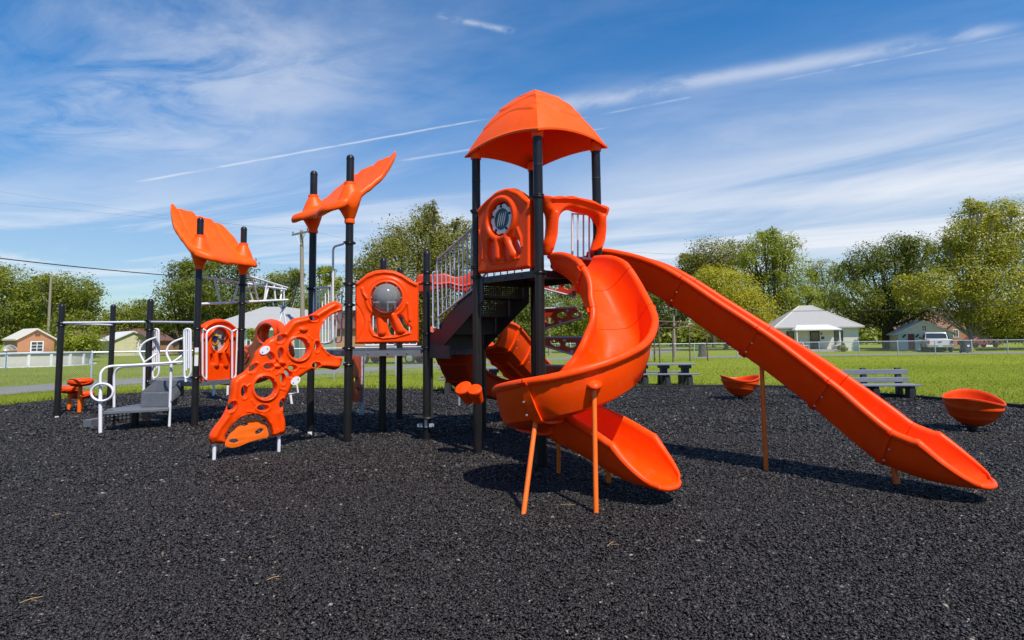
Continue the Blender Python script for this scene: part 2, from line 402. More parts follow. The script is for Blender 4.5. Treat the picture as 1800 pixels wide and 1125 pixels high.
def ground_mat(name, stops, scales, bump=0.5, bscale=30, rough=0.9):
    mt = bpy.data.materials.new(name); mt.use_nodes = True
    nt = mt.node_tree; N = nt.nodes; L = nt.links; b = N['Principled BSDF']; b.inputs['Roughness'].default_value = rough
    b.inputs['Specular IOR Level'].default_value = 0.10
    tc = N.new('ShaderNodeTexCoord'); acc = None
    for sc, wt in scales:
        n = N.new('ShaderNodeTexNoise'); n.inputs['Scale'].default_value = sc; n.inputs['Detail'].default_value = 8; n.inputs['Roughness'].default_value = 0.65
        L.new(tc.outputs['Object'], n.inputs['Vector'])
        k = N.new('ShaderNodeMath'); k.operation = 'MULTIPLY_ADD'; L.new(n.outputs[0], k.inputs[0]); k.inputs[1].default_value = wt
        if acc is None: k.inputs[2].default_value = 0
        else: L.new(acc, k.inputs[2])
        acc = k.outputs[0]
    r = N.new('ShaderNodeValToRGB'); els = r.color_ramp.elements
    while len(els) < len(stops): els.new(0.5)
    for e, (p, c) in zip(els, stops): e.position = p; e.color = (*c, 1)
    L.new(acc, r.inputs[0]); L.new(r.outputs[0], b.inputs['Base Color'])
    n2 = N.new('ShaderNodeTexNoise'); n2.inputs['Scale'].default_value = bscale; n2.inputs['Detail'].default_value = 6; n2.inputs['Roughness'].default_value = 0.7
    L.new(tc.outputs['Object'], n2.inputs['Vector'])
    bp = N.new('ShaderNodeBump'); bp.inputs['Strength'].default_value = bump; bp.inputs['Distance'].default_value = 0.05
    L.new(n2.outputs[0], bp.inputs['Height']); L.new(bp.outputs[0], b.inputs['Normal'])
    return mt

GRASS = ground_mat('mown_grass', [(0.30, (0.110, 0.160, 0.010)), (0.48, (0.175, 0.220, 0.017)), (0.62, (0.260, 0.265, 0.036)), (0.74, (0.27, 0.215, 0.085))],
                   [(0.12, 0.42), (1.3, 0.26), (14.0, 0.32)], 0.8, 26)
ASPH = ground_mat('asphalt', [(0.3, (0.15, 0.145, 0.14)), (0.7, (0.24, 0.23, 0.225))], [(0.4, 0.5), (25.0, 0.5)], 0.3, 60)
MULCH = ground_mat('rubber_mulch', [(0.25, (0.007, 0.0062, 0.0058)), (0.55, (0.020, 0.0180, 0.0172)), (0.74, (0.042, 0.037, 0.035)), (0.83, (0.09, 0.08, 0.07))],
                   [(0.25, 0.10), (3.0, 0.10), (42.0, 0.40), (95.0, 0.40)], 1.0, 48, 0.6)
sheet('ground', [(-600, -60), (600, -60), (600, 900), (-600, 900)], 0.0, GRASS)
# the rubber mulch bed
edge_px = [(0, 714), (100, 703), (200, 694), (330, 686), (450, 683), (560, 682), (700, 684), (870, 689), (960, 686), (1040, 684), (1110, 683), (1193, 682), (1290, 681), (1380, 683), (1450, 688), (1540, 696), (1620, 702), (1700, 709), (1800, 719)]
edge = [ground(*p) for p in edge_px]
bed = [V((-16, 10.5, 0))]+edge+[V((13.5, 10, 0)), V((13, -4, 0)), (V((-16, -4, 0)))]
sheet('mulch_bed', bed, 0.012, MULCH)
# roads
def strip(cl, w):
    a = []; b = []
    for i, p in enumerate(cl):
        d = (V(cl[min(i+1, len(cl)-1)])-V(cl[max(i-1, 0)])).normalized(); n = V((-d.y, d.x, 0)); a.append(V(p)+n*w/2); b.append(V(p)-n*w/2)
    return a+b[::-1]
rc = [ground(-400, 722), ground(0, 687), ground(330, 664), ground(575, 654), ground(690, 646), ground(985, 630.5), ground(1130, 621.5), ground(1190, 613)]
rc = [V((p.x, p.y, 0)) for p in rc]
sheet('road', strip(catmull(rc, 4), 3.6), 0.006, ASPH)
sheet('cross_road', strip([V((14, 45.5, 0)), V((30, 47.5, 0)), V((70, 50, 0))], 3.4), 0.010, ASPH)

# ================================================================ MULCH CHIPS (stuff)
def point_in(poly, x, y):
    ins = np.zeros(len(x), bool); n = len(poly)
    for i in range(n):
        x1, y1 = poly[i][0], poly[i][1]; x2, y2 = poly[i-1][0], poly[i-1][1]
        c = ((y1 > y) != (y2 > y)) & (x < (x2-x1)*(y-y1)/((y2-y1) if abs(y2-y1) > 1e-9 else 1e-9)+x1); ins ^= c
    return ins
def scatter_solid(name, pts, size, m, thick=0.45, tilt=0.6):
    """one mesh of irregular little chips (octahedra) at pts"""
    n = len(pts)
    base = np.array([(1, 0, 0), (-1, 0, 0), (0, 1, 0), (0, -1, 0), (0, 0, 1), (0, 0, -1)], float)
    rad = RNG.uniform(0.55, 1.25, (n, 6, 1)); P = base[None]*rad
    P[:, :, 0] *= RNG.uniform(0.8, 2.3, (n, 1)); P[:, :, 2] *= thick
    P += RNG.normal(0, 0.12, P.shape)
    a = RNG.uniform(0, 2*np.pi, n); t = RNG.normal(0, tilt, n); ca, sa, ct, st = np.cos(a), np.sin(a), np.cos(t), np.sin(t)
    x, y, z = P[..., 0], P[..., 1], P[..., 2]
    y, z = y*ct[:, None]-z*st[:, None], y*st[:, None]+z*ct[:, None]
    x, y = x*ca[:, None]-y*sa[:, None], x*sa[:, None]+y*ca[:, None]
    P = np.stack([x, y, z], -1)*size[:, None, None]+pts[:, None, :]
    F = np.array([(0, 2, 4), (2, 1, 4), (1, 3, 4), (3, 0, 4), (2, 0, 5), (1, 2, 5), (3, 1, 5), (0, 3, 5)])
    F = (F[None]+6*np.arange(n)[:, None, None]).reshape(-1)
    return fast_mesh(name, P.reshape(-1, 3), F, 3, m)
def fast_mesh(name, P, F, k, m):
    me = bpy.data.meshes.new(name); me.vertices.add(len(P)); me.vertices.foreach_set('co', np.ascontiguousarray(P, np.float32).ravel())
    nf = len(F)//k; me.loops.add(len(F)); me.loops.foreach_set('vertex_index', np.ascontiguousarray(F, np.int32))
    me.polygons.add(nf); me.polygons.foreach_set('loop_start', np.arange(0, nf*k, k, dtype=np.int32)); me.polygons.foreach_set('loop_total', np.full(nf, k, np.int32))
    me.update(calc_edges=True); me.materials.append(m)
    o = bpy.data.objects.new(name, me); C.objects.link(o); return o
CHIP = leaf_mat('rubber_chips', (0.0135, 0.0115, 0.011), (0.047, 0.0405, 0.0385), 0.0, 0.48)
_r_ = [n for n in CHIP.node_tree.nodes if n.bl_idname == 'ShaderNodeValToRGB'][0].color_ramp
_r_.elements[1].position = 0.90
for _p, _c in ((0.975, (0.060, 0.054, 0.052, 1)), (0.991, (0.13, 0.105, 0.080, 1)), (0.9985, (0.26, 0.23, 0.19, 1))): _e = _r_.elements.new(_p); _e.color = _c
def chips():
    P = []; Sz = []
    for y0, y1, den, sz in ((2.4, 4.2, 8600, 0.0074), (4.2, 6.5, 4800, 0.0090), (6.5, 9.5, 2100, 0.0118), (9.5, 13, 650, 0.018), (13, 19, 240, 0.022)):
        w = 1.06*y1+0.6; n = int(2*w*(y1-y0)*den)
        x = RNG.uniform(-w, w, n); y = RNG.uniform(y0, y1, n); k = point_in([(p[0], p[1]) for p in bed], x, y)
        x, y = x[k], y[k]; z = 0.013+RNG.uniform(0, 0.010, len(x))+0.006*(1+np.sin(x*2.1+y)*np.sin(y*1.7-x*.6))
        P.append(np.stack([x, y, z], -1)); Sz.append(sz*RNG.lognormal(0, 0.38, len(x)).clip(0.4, 2.3))
    o = scatter_solid('rubber_mulch_chips', np.concatenate(P), np.concatenate(Sz), CHIP)
    o['kind'] = 'stuff'; o['label'] = 'loose black rubber mulch chips covering the play area'; o['category'] = 'mulch'
chips()
# twigs lying on the mulch
def twigs():
    for k, (px, py, l, an) in enumerate(((55, 1055, .055, .7), (482, 1017, .05, .5), (105, 905, .06, .4), (998, 888, .07, -.25), (1075, 957, .06, .8), (1717, 865, .06, .5))):
        p = ground(px, py, 0.03); d = V((math.cos(an), math.sin(an), 0)); e = V((-d.y, d.x, 0)); mb = MB()
        mb.tube([p-d*l, p+e*.012+V((0, 0, .006)), p+d*l+e*.02], 0.0022, 5); mb.tube([p+e*.006, p+d*l*.5-e*.03], 0.0018, 5)
        o = obj('twig', mb, TWIG)
        tag(o, ['forked dry twig on the mulch at the bottom left corner', 'short tan twig on the mulch below the orange climbing wall', 'straw coloured twig on the mulch left of the climbing wall', 'curled straw stalk between the two spiral slide legs', 'short dry stalk in front of the right spiral slide leg', 'bent tan stalk on the mulch below the straight slide lip'][k], 'twig', 'dry twigs on the mulch')
TWIG = mat('dry_twig', (0.42, 0.26, 0.12), 0.8)
twigs()
# grass blades (stuff), near the bed edge and fading out
def grass_blades():
    P = []; H = []
    for y0, y1, den, h in ((10, 20, 380, 0.036), (20, 30, 140, 0.042), (30, 46, 30, 0.05)):
        w = 1.0*y1; n = int(2*w*(y1-y0)*den); x = RNG.uniform(-w, w, n); y = RNG.uniform(y0, y1, n)
        k = ~point_in([(p[0], p[1]) for p in bed], x, y) & ~point_in([(p[0], p[1]) for p in strip(catmull(rc, 4), 3.6)], x, y) & (np.abs(x) < 0.97*y+1)
        x, y = x[k], y[k]; P.append(np.stack([x, y, np.zeros(len(x))], -1)); H.append(h*RNG.lognormal(0, 0.35, len(x)))
    # taller ragged tufts right at the edge of the bed
    ex = []; eh = []
    for i in range(len(edge)-1):
        a, b = edge[i], edge[i+1]; L_ = (b-a).length; n = int(L_*170)
        t = RNG.uniform(0, 1, n); o = np.abs(RNG.normal(0, 0.16, n))+0.02; d = (b-a)/L_; nx, ny = -d.y, d.x
        ex.append(np.stack([a.x+(b.x-a.x)*t+nx*o, a.y+(b.y-a.y)*t+ny*o, np.zeros(n)], -1)); eh.append(RNG.uniform(0.05, 0.17, n))
    P = np.concatenate(P+ex); H = np.concatenate(H+eh); n = len(P)
    a = RNG.uniform(0, 2*np.pi, n); w = H*RNG.uniform(0.10, 0.22, n); ln = RNG.uniform(0.1, 0.9, n)*H; b = RNG.uniform(0, 2*np.pi, n)
    side = np.stack([np.cos(a)*w, np.sin(a)*w, np.zeros(n)], -1); tip = np.stack([np.cos(b)*ln, np.sin(b)*ln, H], -1)
    Vv = np.stack([P-side, P+side, P+tip], 1).reshape(-1, 3)
    o = fast_mesh('lawn_grass', Vv, np.arange(3*n), 3, leaf_mat('grass_blades', (0.12, 0.17, 0.010), (0.34, 0.35, 0.045), 0.38, 0.6))
    o['kind'] = 'stuff'; o['label'] = 'mown green grass around the mulch bed'; o['category'] = 'grass'
grass_blades()
# low black border round the far side of the bed
def border():
    pts = [ground(px, py) for px, py in ((1040, 684.5), (1193, 682.5), (1290, 681.5), (1380, 683.5), (1450, 688.5), (1540, 696.5), (1620, 702.5), (1700, 709.5), (1800, 719.5), (1900, 732))]
    t = thing('playground_border', 'low black timber border along the far right edge of the mulch', 'border', pts[0])
    for a, b in zip(pts, pts[1:]):
        d = (b-a); n = max(1, round(d.length/1.25))
        for k in range(n):
            p, q = a+d*(k/n)+d.normalized()*.01, a+d*((k+1)/n)-d.normalized()*.01; mb = MB()
            mb.beam(p+V((0, 0, .045)), q+V((0, 0, .045)), 0.10, 0.11); mb.lathe(p+V((0, 0, .095)), [(.03, 0), (.03, .02), (0, .025)], 8)
            obj('border_timber', mb, BORD, t)
BORD = mat('black_border_plastic', (0.020, 0.020, 0.022), 0.5, 0.3, 6)
border()

# ================================================================ PLAY STRUCTURE
T1 = ground(953, 824); T1.z = 0; T2 = ground(838, 791); T2 = V((-62*.00815, 8.15, 0)); T3 = V((.153*7.85, 7.85, 0)); T4 = T2+T3-T1
PSO = V((0, 9, 0))
ps = thing('play_structure', 'large orange and black playground structure with slides, roofed tower and climbers', 'play structure', PSO)
PR = 0.062
def flat(p): return V((p[0], p[1], 0))
PA = {'A': flat(ground(99.7, 735)), 'B': flat(ground(192, 715)), 'C': flat(ground(257, 741)), 'D': flat(ground(341.5, 751)),
      'F': flat(ground(544.7, 766)), 'I': flat(ground(610.5, 780)), 'W': flat(ground(750, 775)), 'X': flat(ground(672, 761)), 'Y': flat(ground(702, 737)),
      'S': flat(ground(849, 764)), 'T1': flat(T1), 'T2': flat(T2), 'T3': flat(T3), 'T4': flat(T4)}
PA['E'] = flat(at(424, 600, PA['D'].y+0.98))
TOP = {'A': 534, 'B': 535, 'C': 525, 'D': 382, 'E': 398, 'F': 300, 'I': 272, 'W': 440, 'X': 453, 'Y': 470}
def topz(k, py):
    p = PA[k]; lo, hi = 0.0, 8.0      # height on the post that projects to row py
    for _ in range(40):
        mdl = (lo+hi)/2; q = V((p.x, p.y, mdl))-EYE; row = PY-FOC*q.dot(_u)/q.dot(_f)
        if row > py: lo = mdl
        else: hi = mdl
    return lo
CL = {'A': [567, 572], 'C': [564, 579, 669], 'D': [577, 663], 'E': [501, 533, 579], 'F': [508], 'I': [427, 499, 536, 612, 640], 'W': [478, 498, 586, 610],
      'T2': [372, 488, 470], 'T1': [345, 478], 'T4': [480], 'T3': [470], 'S': [582], 'X': [600], 'Y': [600], 'B': [571]}
POST = {}
for k, p in PA.items():
    dome = k in TOP
    z = topz(k, TOP[k]) if dome else (1.55 if k == 'S' else 4.40)
    mb = MB(); r = PR
    prof = [(r, -.02), (r, z-r*.9 if dome else z)]
    if dome: prof += [(r*math.cos(a), z-r*.9+r*.9*math.sin(a)) for a in (R(15), R(30), R(45), R(60), R(75))]+[(0, z)]
    mb.lathe(p, prof, 24)
    o = POST[k] = obj('post', mb, BK, ps)
    if dome:
        mb = MB(); mb.lathe(p+V((0, 0, z-r*1.0)), [(r+.003, -.02), (r+.003, 0), (r+.001, .004)], 24); obj('cap_ring', mb, BK, o)
    for py in CL.get(k, ()):
        zz = topz(k, py); mb = MB(); c = p+V((0, 0, zz))
        mb.lathe(c, [(r+.001, -.026), (r+.013, -.024), (r+.016, -.010), (r+.010, 0), (r+.016, .010), (r+.013, .024), (r+.001, .026)], 24)
        for s in (0.5, 2.2, 3.9): mb.box(c+V((math.cos(s)*(r+.02), math.sin(s)*(r+.02), -.016)), .03, .045, .032, s)
        obj('clamp', mb, BK, o, 40)
    if k in ('T1', 'T2', 'T3'):
        mb = MB(); mb.lathe(p+V((0, 0, topz(k, 290 if k == 'T1' else 318 if k == 'T2' else 314))), [(r+.0025, -.006), (r+.0025, .006)], 24); obj('sleeve_joint', mb, DK, o)
# safety stickers
def sticker(k, py0, py1, rows):
    p = PA[k]; z0, z1 = topz(k, py1), topz(k, py0); a0 = math.atan2(-p.y, -p.x)
    n = len(rows); tot = sum(h for h, _ in rows); z = z1
    for h, m in rows:
        zb = z-(z1-z0)*h/tot; mb = MB(); N_ = 6; vs = []
        for i in range(N_+1):
            a = a0-.55+1.1*i/N_
            for q in (zb, z): vs.append((p.x+math.cos(a)*(PR+.0015), p.y+math.sin(a)*(PR+.0015), q))
        mb.add(vs, [(2*i, 2*i+2, 2*i+3, 2*i+1) for i in range(N_)]); obj('sticker', mb, m, POST[k]); z = zb
STW = mat('sticker_white', (0.7, 0.7, 0.68), 0.4, 0.10, 60); STG = mat('sticker_green', (0.12, 0.42, 0.08), 0.4); STO = mat('sticker_orange', (0.8, 0.2, 0.02), 0.4)
sticker('D', 611, 643, [(8, STW), (3, STG), (2, STO), (19, STW)]); sticker('A', 731, 735, [(1, STW)]); sticker('F', 758, 764, [(1, STW)])

# decks ---------------------------------------------------------------
ZT, ZH, ZL = 2.50, 1.46, 0.86
def deck(poly, z, label=None, m=DK, perf=PERF, th=0.09):
    c = sum((V(p) for p in poly), V((0, 0, 0)))/len(poly); ins = [c+(V(p)-c)*0.97 for p in poly]
    mb = MB(); mb.prism([(p.x, p.y) for p in ins], z-.012, z); o = obj('deck', mb, perf, ps)
    mb = MB()
    for i in range(len(poly)):
        a, b = V(poly[i]), V(poly[(i+1) % len(poly)]); d = (b-a).normalized()
        mb.beam(a+d*.07+V((0, 0, z-th/2)), b-d*.07+V((0, 0, z-th/2)), .03, th)
    for i in range(len(poly)):
        a, b = V(poly[i]), V(poly[(i+1) % len(poly)])
        for t in (.25, .5, .75):
            q = a+(b-a)*t; nn = (b-a).normalized().cross(V((0, 0, 1))); nn = nn if nn.dot(q-c) > 0 else -nn
            mb.lathe(q+nn*.015+V((0, 0, z-th/2)), [(.016, 0), (.016, .006), (.008, .010), (0, .010)], 10, nn)
    obj('deck_frame', mb, m, o); return o
deck([PA['T1'], PA['T3'], PA['T4'], PA['T2']], ZT)
dF, dI, dW, dS, dY = PA['F'], PA['I'], PA['W'], PA['S'], PA['Y']
deck([dF, dI, dW, dS, V((dY.x+.35, dY.y, 0)), V((dF.x+.45, dY.y, 0))], ZH, m=GR)
dC, dD, dE = PA['C'], PA['D'], PA['E']; dG = dC+(dE-dD)
deck([dC, dD, dE, dG], ZL, m=GR, perf=GR)

# tower roof ----------------------------------------------------------
def tower_roof():
    c = (PA['T1']+PA['T2']+PA['T3']+PA['T4'])/4; cor = [PA[k] for k in ('T1', 'T3', 'T4', 'T2')]
    cor = [c+(p-c)*1.13+(p-c).normalized()*.05 for p in cor]; zp, ze = 5.16, 4.36; NS, NT = 20, 90
    def pt(i, t, dz):
        k = i//NS; w = (i % NS)/NS; a, b = cor[k], cor[(k+1) % 4]
        e = a+(b-a)*w; mid = 4*w*(1-w)
        out = (e-c); out = out*(1+0.045*mid*t)          # the faces bulge a little
        tt = t**0.92
        z = zp-(zp-ze)*(0.16*t+0.84*t**2.15)+0.085*mid*t**3
        for q, (tl, am) in enumerate(((0.30, .010), (0.52, .013), (0.72, .013))):
            wv = tl+.05*math.sin(w*math.pi*2+k*1.3+q*2.0)
            sg = 1/(1+math.exp(-max(-40, min(40, (t-wv)*160)))); z += -am*sg+am*.5*(t > .02); tt -= .018*sg*(dz == 0)
        p = c+out*tt; return V((p.x, p.y, z+dz))
    mb = MB(); n = 4*NS; vs = []; fs = []
    rings = [(t/NT, 0) for t in range(1, NT+1)]
    ts = sorted(set([t/NT for t in range(1, NT+1)]+[.27, .29, .31, .33, .49, .51, .53, .55, .67, .69, .71, .73, .965]))
    lay = [(t/NT, 0) for t in range(2, NT+1)]+[(1.012, -.02), (1.006, -.055), (.985, -.065)]+[(t, -.05) for t in (.93, .8, .6, .4, .2, .06)]
    for t, dz in lay:
        for i in range(n): vs.append(pt(i, t, dz))
    for j in range(len(lay)-1):
        for i in range(n): fs.append((j*n+i, j*n+(i+1) % n, (j+1)*n+(i+1) % n, (j+1)*n+i))
    vs.append(V((c.x, c.y, zp+.005))); top = len(vs)-1; vs.append(V((c.x, c.y, zp-.08))); bot = len(vs)-1
    for i in range(n): fs.append((top, i, (i+1) % n)); fs.append((bot, (len(lay)-1)*n+(i+1) % n, (len(lay)-1)*n+i))
    mb.add(vs, fs); o = obj('tower_roof', mb, OR2, ps, 32)
    for k in ('T1', 'T2', 'T3', 'T4'):
        mb = MB(); mb.lathe(PA[k]+V((0, 0, 4.24)), [(PR+.003, 0), (PR+.014, .005), (PR+.02, .10), (PR+.01, .14)], 20)
        obj('post_socket', mb, OR2, o)
tower_roof()

# leaf canopies -------------------------------------------------------
def canopy(pa, pb, zc, up, low, high, rise, sink, over_a, over_b, label):
    """thick scalloped wing moulded round posts pa and pb: slopes up towards direction `up`"""
    a, b = flat(pa), flat(pb); d = (b-a); Ls = d.length; d.normalize(); up = flat(up).normalized()
    NS, NT = 84, 56; top = []; bot = []
    for j in range(NT+1):
        for i in range(NS+1):
            sn = i/NS; tn = j/NT; s = -over_a+(Ls+over_a+over_b)*sn
            hi = high*(1.0+0.28*sn-0.05*abs(math.sin(sn*math.pi*3.5)))
            lo = low*(1+0.20*math.sin(sn*math.pi*3.0+0.6))
            rr = min(1.0, min(sn, 1-sn)/0.15); k = 1-(1-rr)**2*0.45
            t = -lo*k+(hi*k+lo*k)*tn
            z = rise*max(0, t)/high*(0.75+0.25*max(0, t)/high)+(sink*t/low if t < 0 else 0)
            fl = max(0.0, t)/high
            z += -0.045*(0.15+fl)*(1-abs(math.sin(sn*math.pi*3.5+fl*0.5)))**3+0.035*math.sin(sn*math.pi*3.0)*max(0, -t)/low
            for q, tl in enumerate((.32, .62)):       # overlapping feather steps
                wv = tl+.07*math.sin(sn*math.pi*7+q); z -= .024/(1+math.exp(-(fl-wv)*45))
            bt = bb = 0.0; p0 = a+d*s+up*t
            for c in (a, b):
                q = (p0-c).length; bt = max(bt, .30*max(0, 1-max(0, q-PR)/.15)**0.9); bb = max(bb, .36*max(0, 1-max(0, q-PR*.9)/.15)**0.95)
            ed = min(1.0, min(i, NS-i, j, NT-j)/3.0); th = .045+.095*math.sqrt(max(0, 1-(1-ed)**2))
            slope_fix = z*(1-min(1, bt/.30))+0*z
            zt = z+th/2 if bt <= 0 else max(z+th/2, (z*(1-bt/.30)+bt))
            zb = z-th/2 if bb <= 0 else min(z-th/2, (z*(1-bb/.36)-bb))
            top.append(p0+V((0, 0, zc+zt))); bot.append(p0+V((0, 0, zc+zb)))
    n = NS+1; mb = MB(); fs = []; off = len(top)
    for j in range(NT):
        for i in range(NS):
            q = j*n+i; fs.append((q, q+1, q+n+1, q+n)); fs.append((off+q, off+q+n, off+q+n+1, off+q+1))
    for i in range(NS): fs.append((i, off+i, off+i+1, i+1)); q = NT*n+i; fs.append((q, q+1, off+q+1, off+q))
    for j in range(NT): q = j*n; fs.append((q, q+n, off+q+n, off+q)); q = j*n+NS; fs.append((q, off+q, off+q+n, q+n))
    mb.add(top+bot, fs); o = obj('leaf_canopy', mb, OR2, ps, 60); sub_label(o, label)
    for p in (a, b):
        mb = MB(); mb.lathe(p+V((0, 0, zc)), [(PR+.003, -.385), (PR+.018, -.38), (PR+.022, -.34), (PR+.010, -.30)], 24); obj('post_collar', mb, OR2, o, 50)
        mb = MB(); mb.lathe(p+V((0, 0, zc)), [(PR+.030, .22), (PR+.026, .295), (PR+.002, .30)], 24); obj('post_collar', mb, OR2, o, 50)
uI = V((.73, .68, 0))
canopy(PA['F'], PA['I'], 3.90, uI, .34, .72, .80, .20, .15, .16, 'orange winged canopy rising to the right')
uD = (PA['E']-PA['D']).cross(V((0, 0, 1))); uD = uD if uD.x < 0 else -uD
canopy(PA['E'], PA['D'], 3.42, uD, .34, .62, .78, .20, .14, .24, 'orange winged canopy rising to the left')
# activity panels -----------------------------------------------------
def crop(pts, ox, oy, sc): return [(ox+x/sc, oy+y/sc) for x, y in pts]
def ring(pl, c, r, tr, m, name, parent, off=0.0, sx=1.0):
    mb = MB(); mb.torus(pl.w(*c, off), pl.n, r, tr, 40, 10, sx); return obj(name, mb, m, parent)
def finger(pl, a, b, ra, rb, off, m, parent, name='finger_relief'):
    """raised tapering finger between two (s,z) points of the panel"""
    mb = MB(); A, B = pl.w(*a, off), pl.w(*b, off); n = 9; pts = []; rs = []
    for k in range(n):
        t = k/(n-1); pts.append(A+(B-A)*t); rs.append((ra+(rb-ra)*t)*math.sqrt(max(.06, 1-abs(2*t-1)**6)))
    mb.tube(pts, rs, 14); return obj(name, mb, m, parent)

# blow-moulded panels: pillow-edged height field over a traced outline --
def seg_dist(Q, a, b):
    d = (b[0]-a[0], b[1]-a[1]); l2 = d[0]**2+d[1]**2+1e-12
    t = np.clip(((Q[:, 0]-a[0])*d[0]+(Q[:, 1]-a[1])*d[1])/l2, 0, 1)
    return np.hypot(Q[:, 0]-a[0]-t*d[0], Q[:, 1]-a[1]-t*d[1]), t
def poly_sdf(Q, poly):
    dist = np.full(len(Q), 1e9)
    for i in range(len(poly)): dist = np.minimum(dist, seg_dist(Q, poly[i-1], poly[i])[0])
    return np.where(point_in(poly, Q[:, 0], Q[:, 1]), dist, -dist)
def moulded(name, pl, outline, holes, T, Ro, Rh, m, parent, cell=.012, relief=(), off=0.0, Tb=None):
    out = [(p.x, p.y) for p in catmull([(a, b, 0) for a, b in outline], 4, True)]
    A = np.array(out); lo = A.min(0)-cell*2; hi = A.max(0)+cell*2; nx, nz = (int((hi[k]-lo[k])/cell)+1 for k in (0, 1))
    gx, gz = np.meshgrid(lo[0]+np.arange(nx)*cell, lo[1]+np.arange(nz)*cell, indexing='ij'); Q = np.stack([gx.ravel(), gz.ravel()], 1)
    do = poly_sdf(Q, out); dh = np.full(len(Q), 1e9)
    for h in holes:
        c = np.mean(h, 0); r = max(np.hypot(p[0]-c[0], p[1]-c[1]) for p in h)+max(Rh, .05)*1.6+.03; k = np.hypot(Q[:, 0]-c[0], Q[:, 1]-c[1]) < r
        dh[k] = np.minimum(dh[k], -poly_sdf(Q[k], list(h)))
    d = np.minimum(do, dh); rnd = lambda x, R_: np.sqrt(1-(1-np.clip(x/R_, 0, 1))**2)
    H = T/2*np.minimum(rnd(do, Ro), rnd(dh, Rh)); add = np.zeros(len(Q))
    for r in relief:
        if r[0] == 'ring': e = (np.hypot((Q[:, 0]-r[1])/r[6] if len(r) > 6 else Q[:, 0]-r[1], Q[:, 1]-r[2])-r[3])/r[4]; add += r[5]*np.exp(-e*e)
        elif r[0] == 'line':
            e = np.full(len(Q), 1e9)
            for a, b in zip(r[1], r[1][1:]): e = np.minimum(e, seg_dist(Q, a, b)[0])
            add += r[3]*np.exp(-(e/r[2])**2)
        elif r[0] == 'cap':
            e, t = seg_dist(Q, r[1], r[2]); q = e/(r[3]+(r[4]-r[3])*t); add = np.maximum(add, r[5]*np.sqrt(np.clip(1-q*q, 0, 1)))
        elif r[0] == 'dome': q = ((Q[:, 0]-r[1])/r[3])**2+((Q[:, 1]-r[2])/r[4])**2; add += r[5]*np.sqrt(np.clip(1-q, 0, 1))
        elif r[0] == 'region': sd = poly_sdf(Q, [(p.x, p.y) for p in catmull([(a, b, 0) for a, b in r[1]], 4, True)]); add += r[3]*np.clip(sd/r[2]+.5, 0, 1)
    H = H+add*np.clip(d/.025, 0, 1)
    D = d.reshape(nx, nz); cc = (D[:-1, :-1]+D[1:, :-1]+D[:-1, 1:]+D[1:, 1:])/4; keep = cc > 0
    cnt = np.zeros((nx, nz), int); cnt[:-1, :-1] += keep; cnt[1:, :-1] += keep; cnt[:-1, 1:] += keep; cnt[1:, 1:] += keep
    gX, gZ = np.gradient(D, cell); gl = np.hypot(gX, gZ)+1e-6; bd = (cnt > 0) & (cnt < 4); mv = np.where(bd, np.clip(D, -cell*1.2, cell*1.2), 0)
    sx = gx-gX/gl*mv; sz = gz-gZ/gl*mv; Hm = np.where(bd, 0.0, H.reshape(nx, nz))
    ids = -np.ones((nx, nz), int); used = cnt > 0; nv = used.sum(); ids[used] = np.arange(nv)
    s_, z_, h_ = sx[used], sz[used], Hm[used]; org = root_loc(parent)
    P0 = np.array(pl.P+pl.n*off-org); dd, nn = np.array(pl.d), np.array(pl.n)
    base = P0[None]+s_[:, None]*dd[None]+z_[:, None]*np.array((0, 0, 1.0))[None]; hb = np.minimum(h_, T/2) if Tb is None else np.minimum(h_, Tb)
    V_ = np.concatenate([base+h_[:, None]*nn, base-hb[:, None]*nn]); i, j = np.nonzero(keep)
    q = np.stack([ids[i, j], ids[i+1, j], ids[i+1, j+1], ids[i, j+1]], 1)
    o = fast_mesh(name, V_, np.concatenate([q, q[:, ::-1]+nv]).ravel(), 4, m); finish(o.data, 60); o.parent = parent; return o

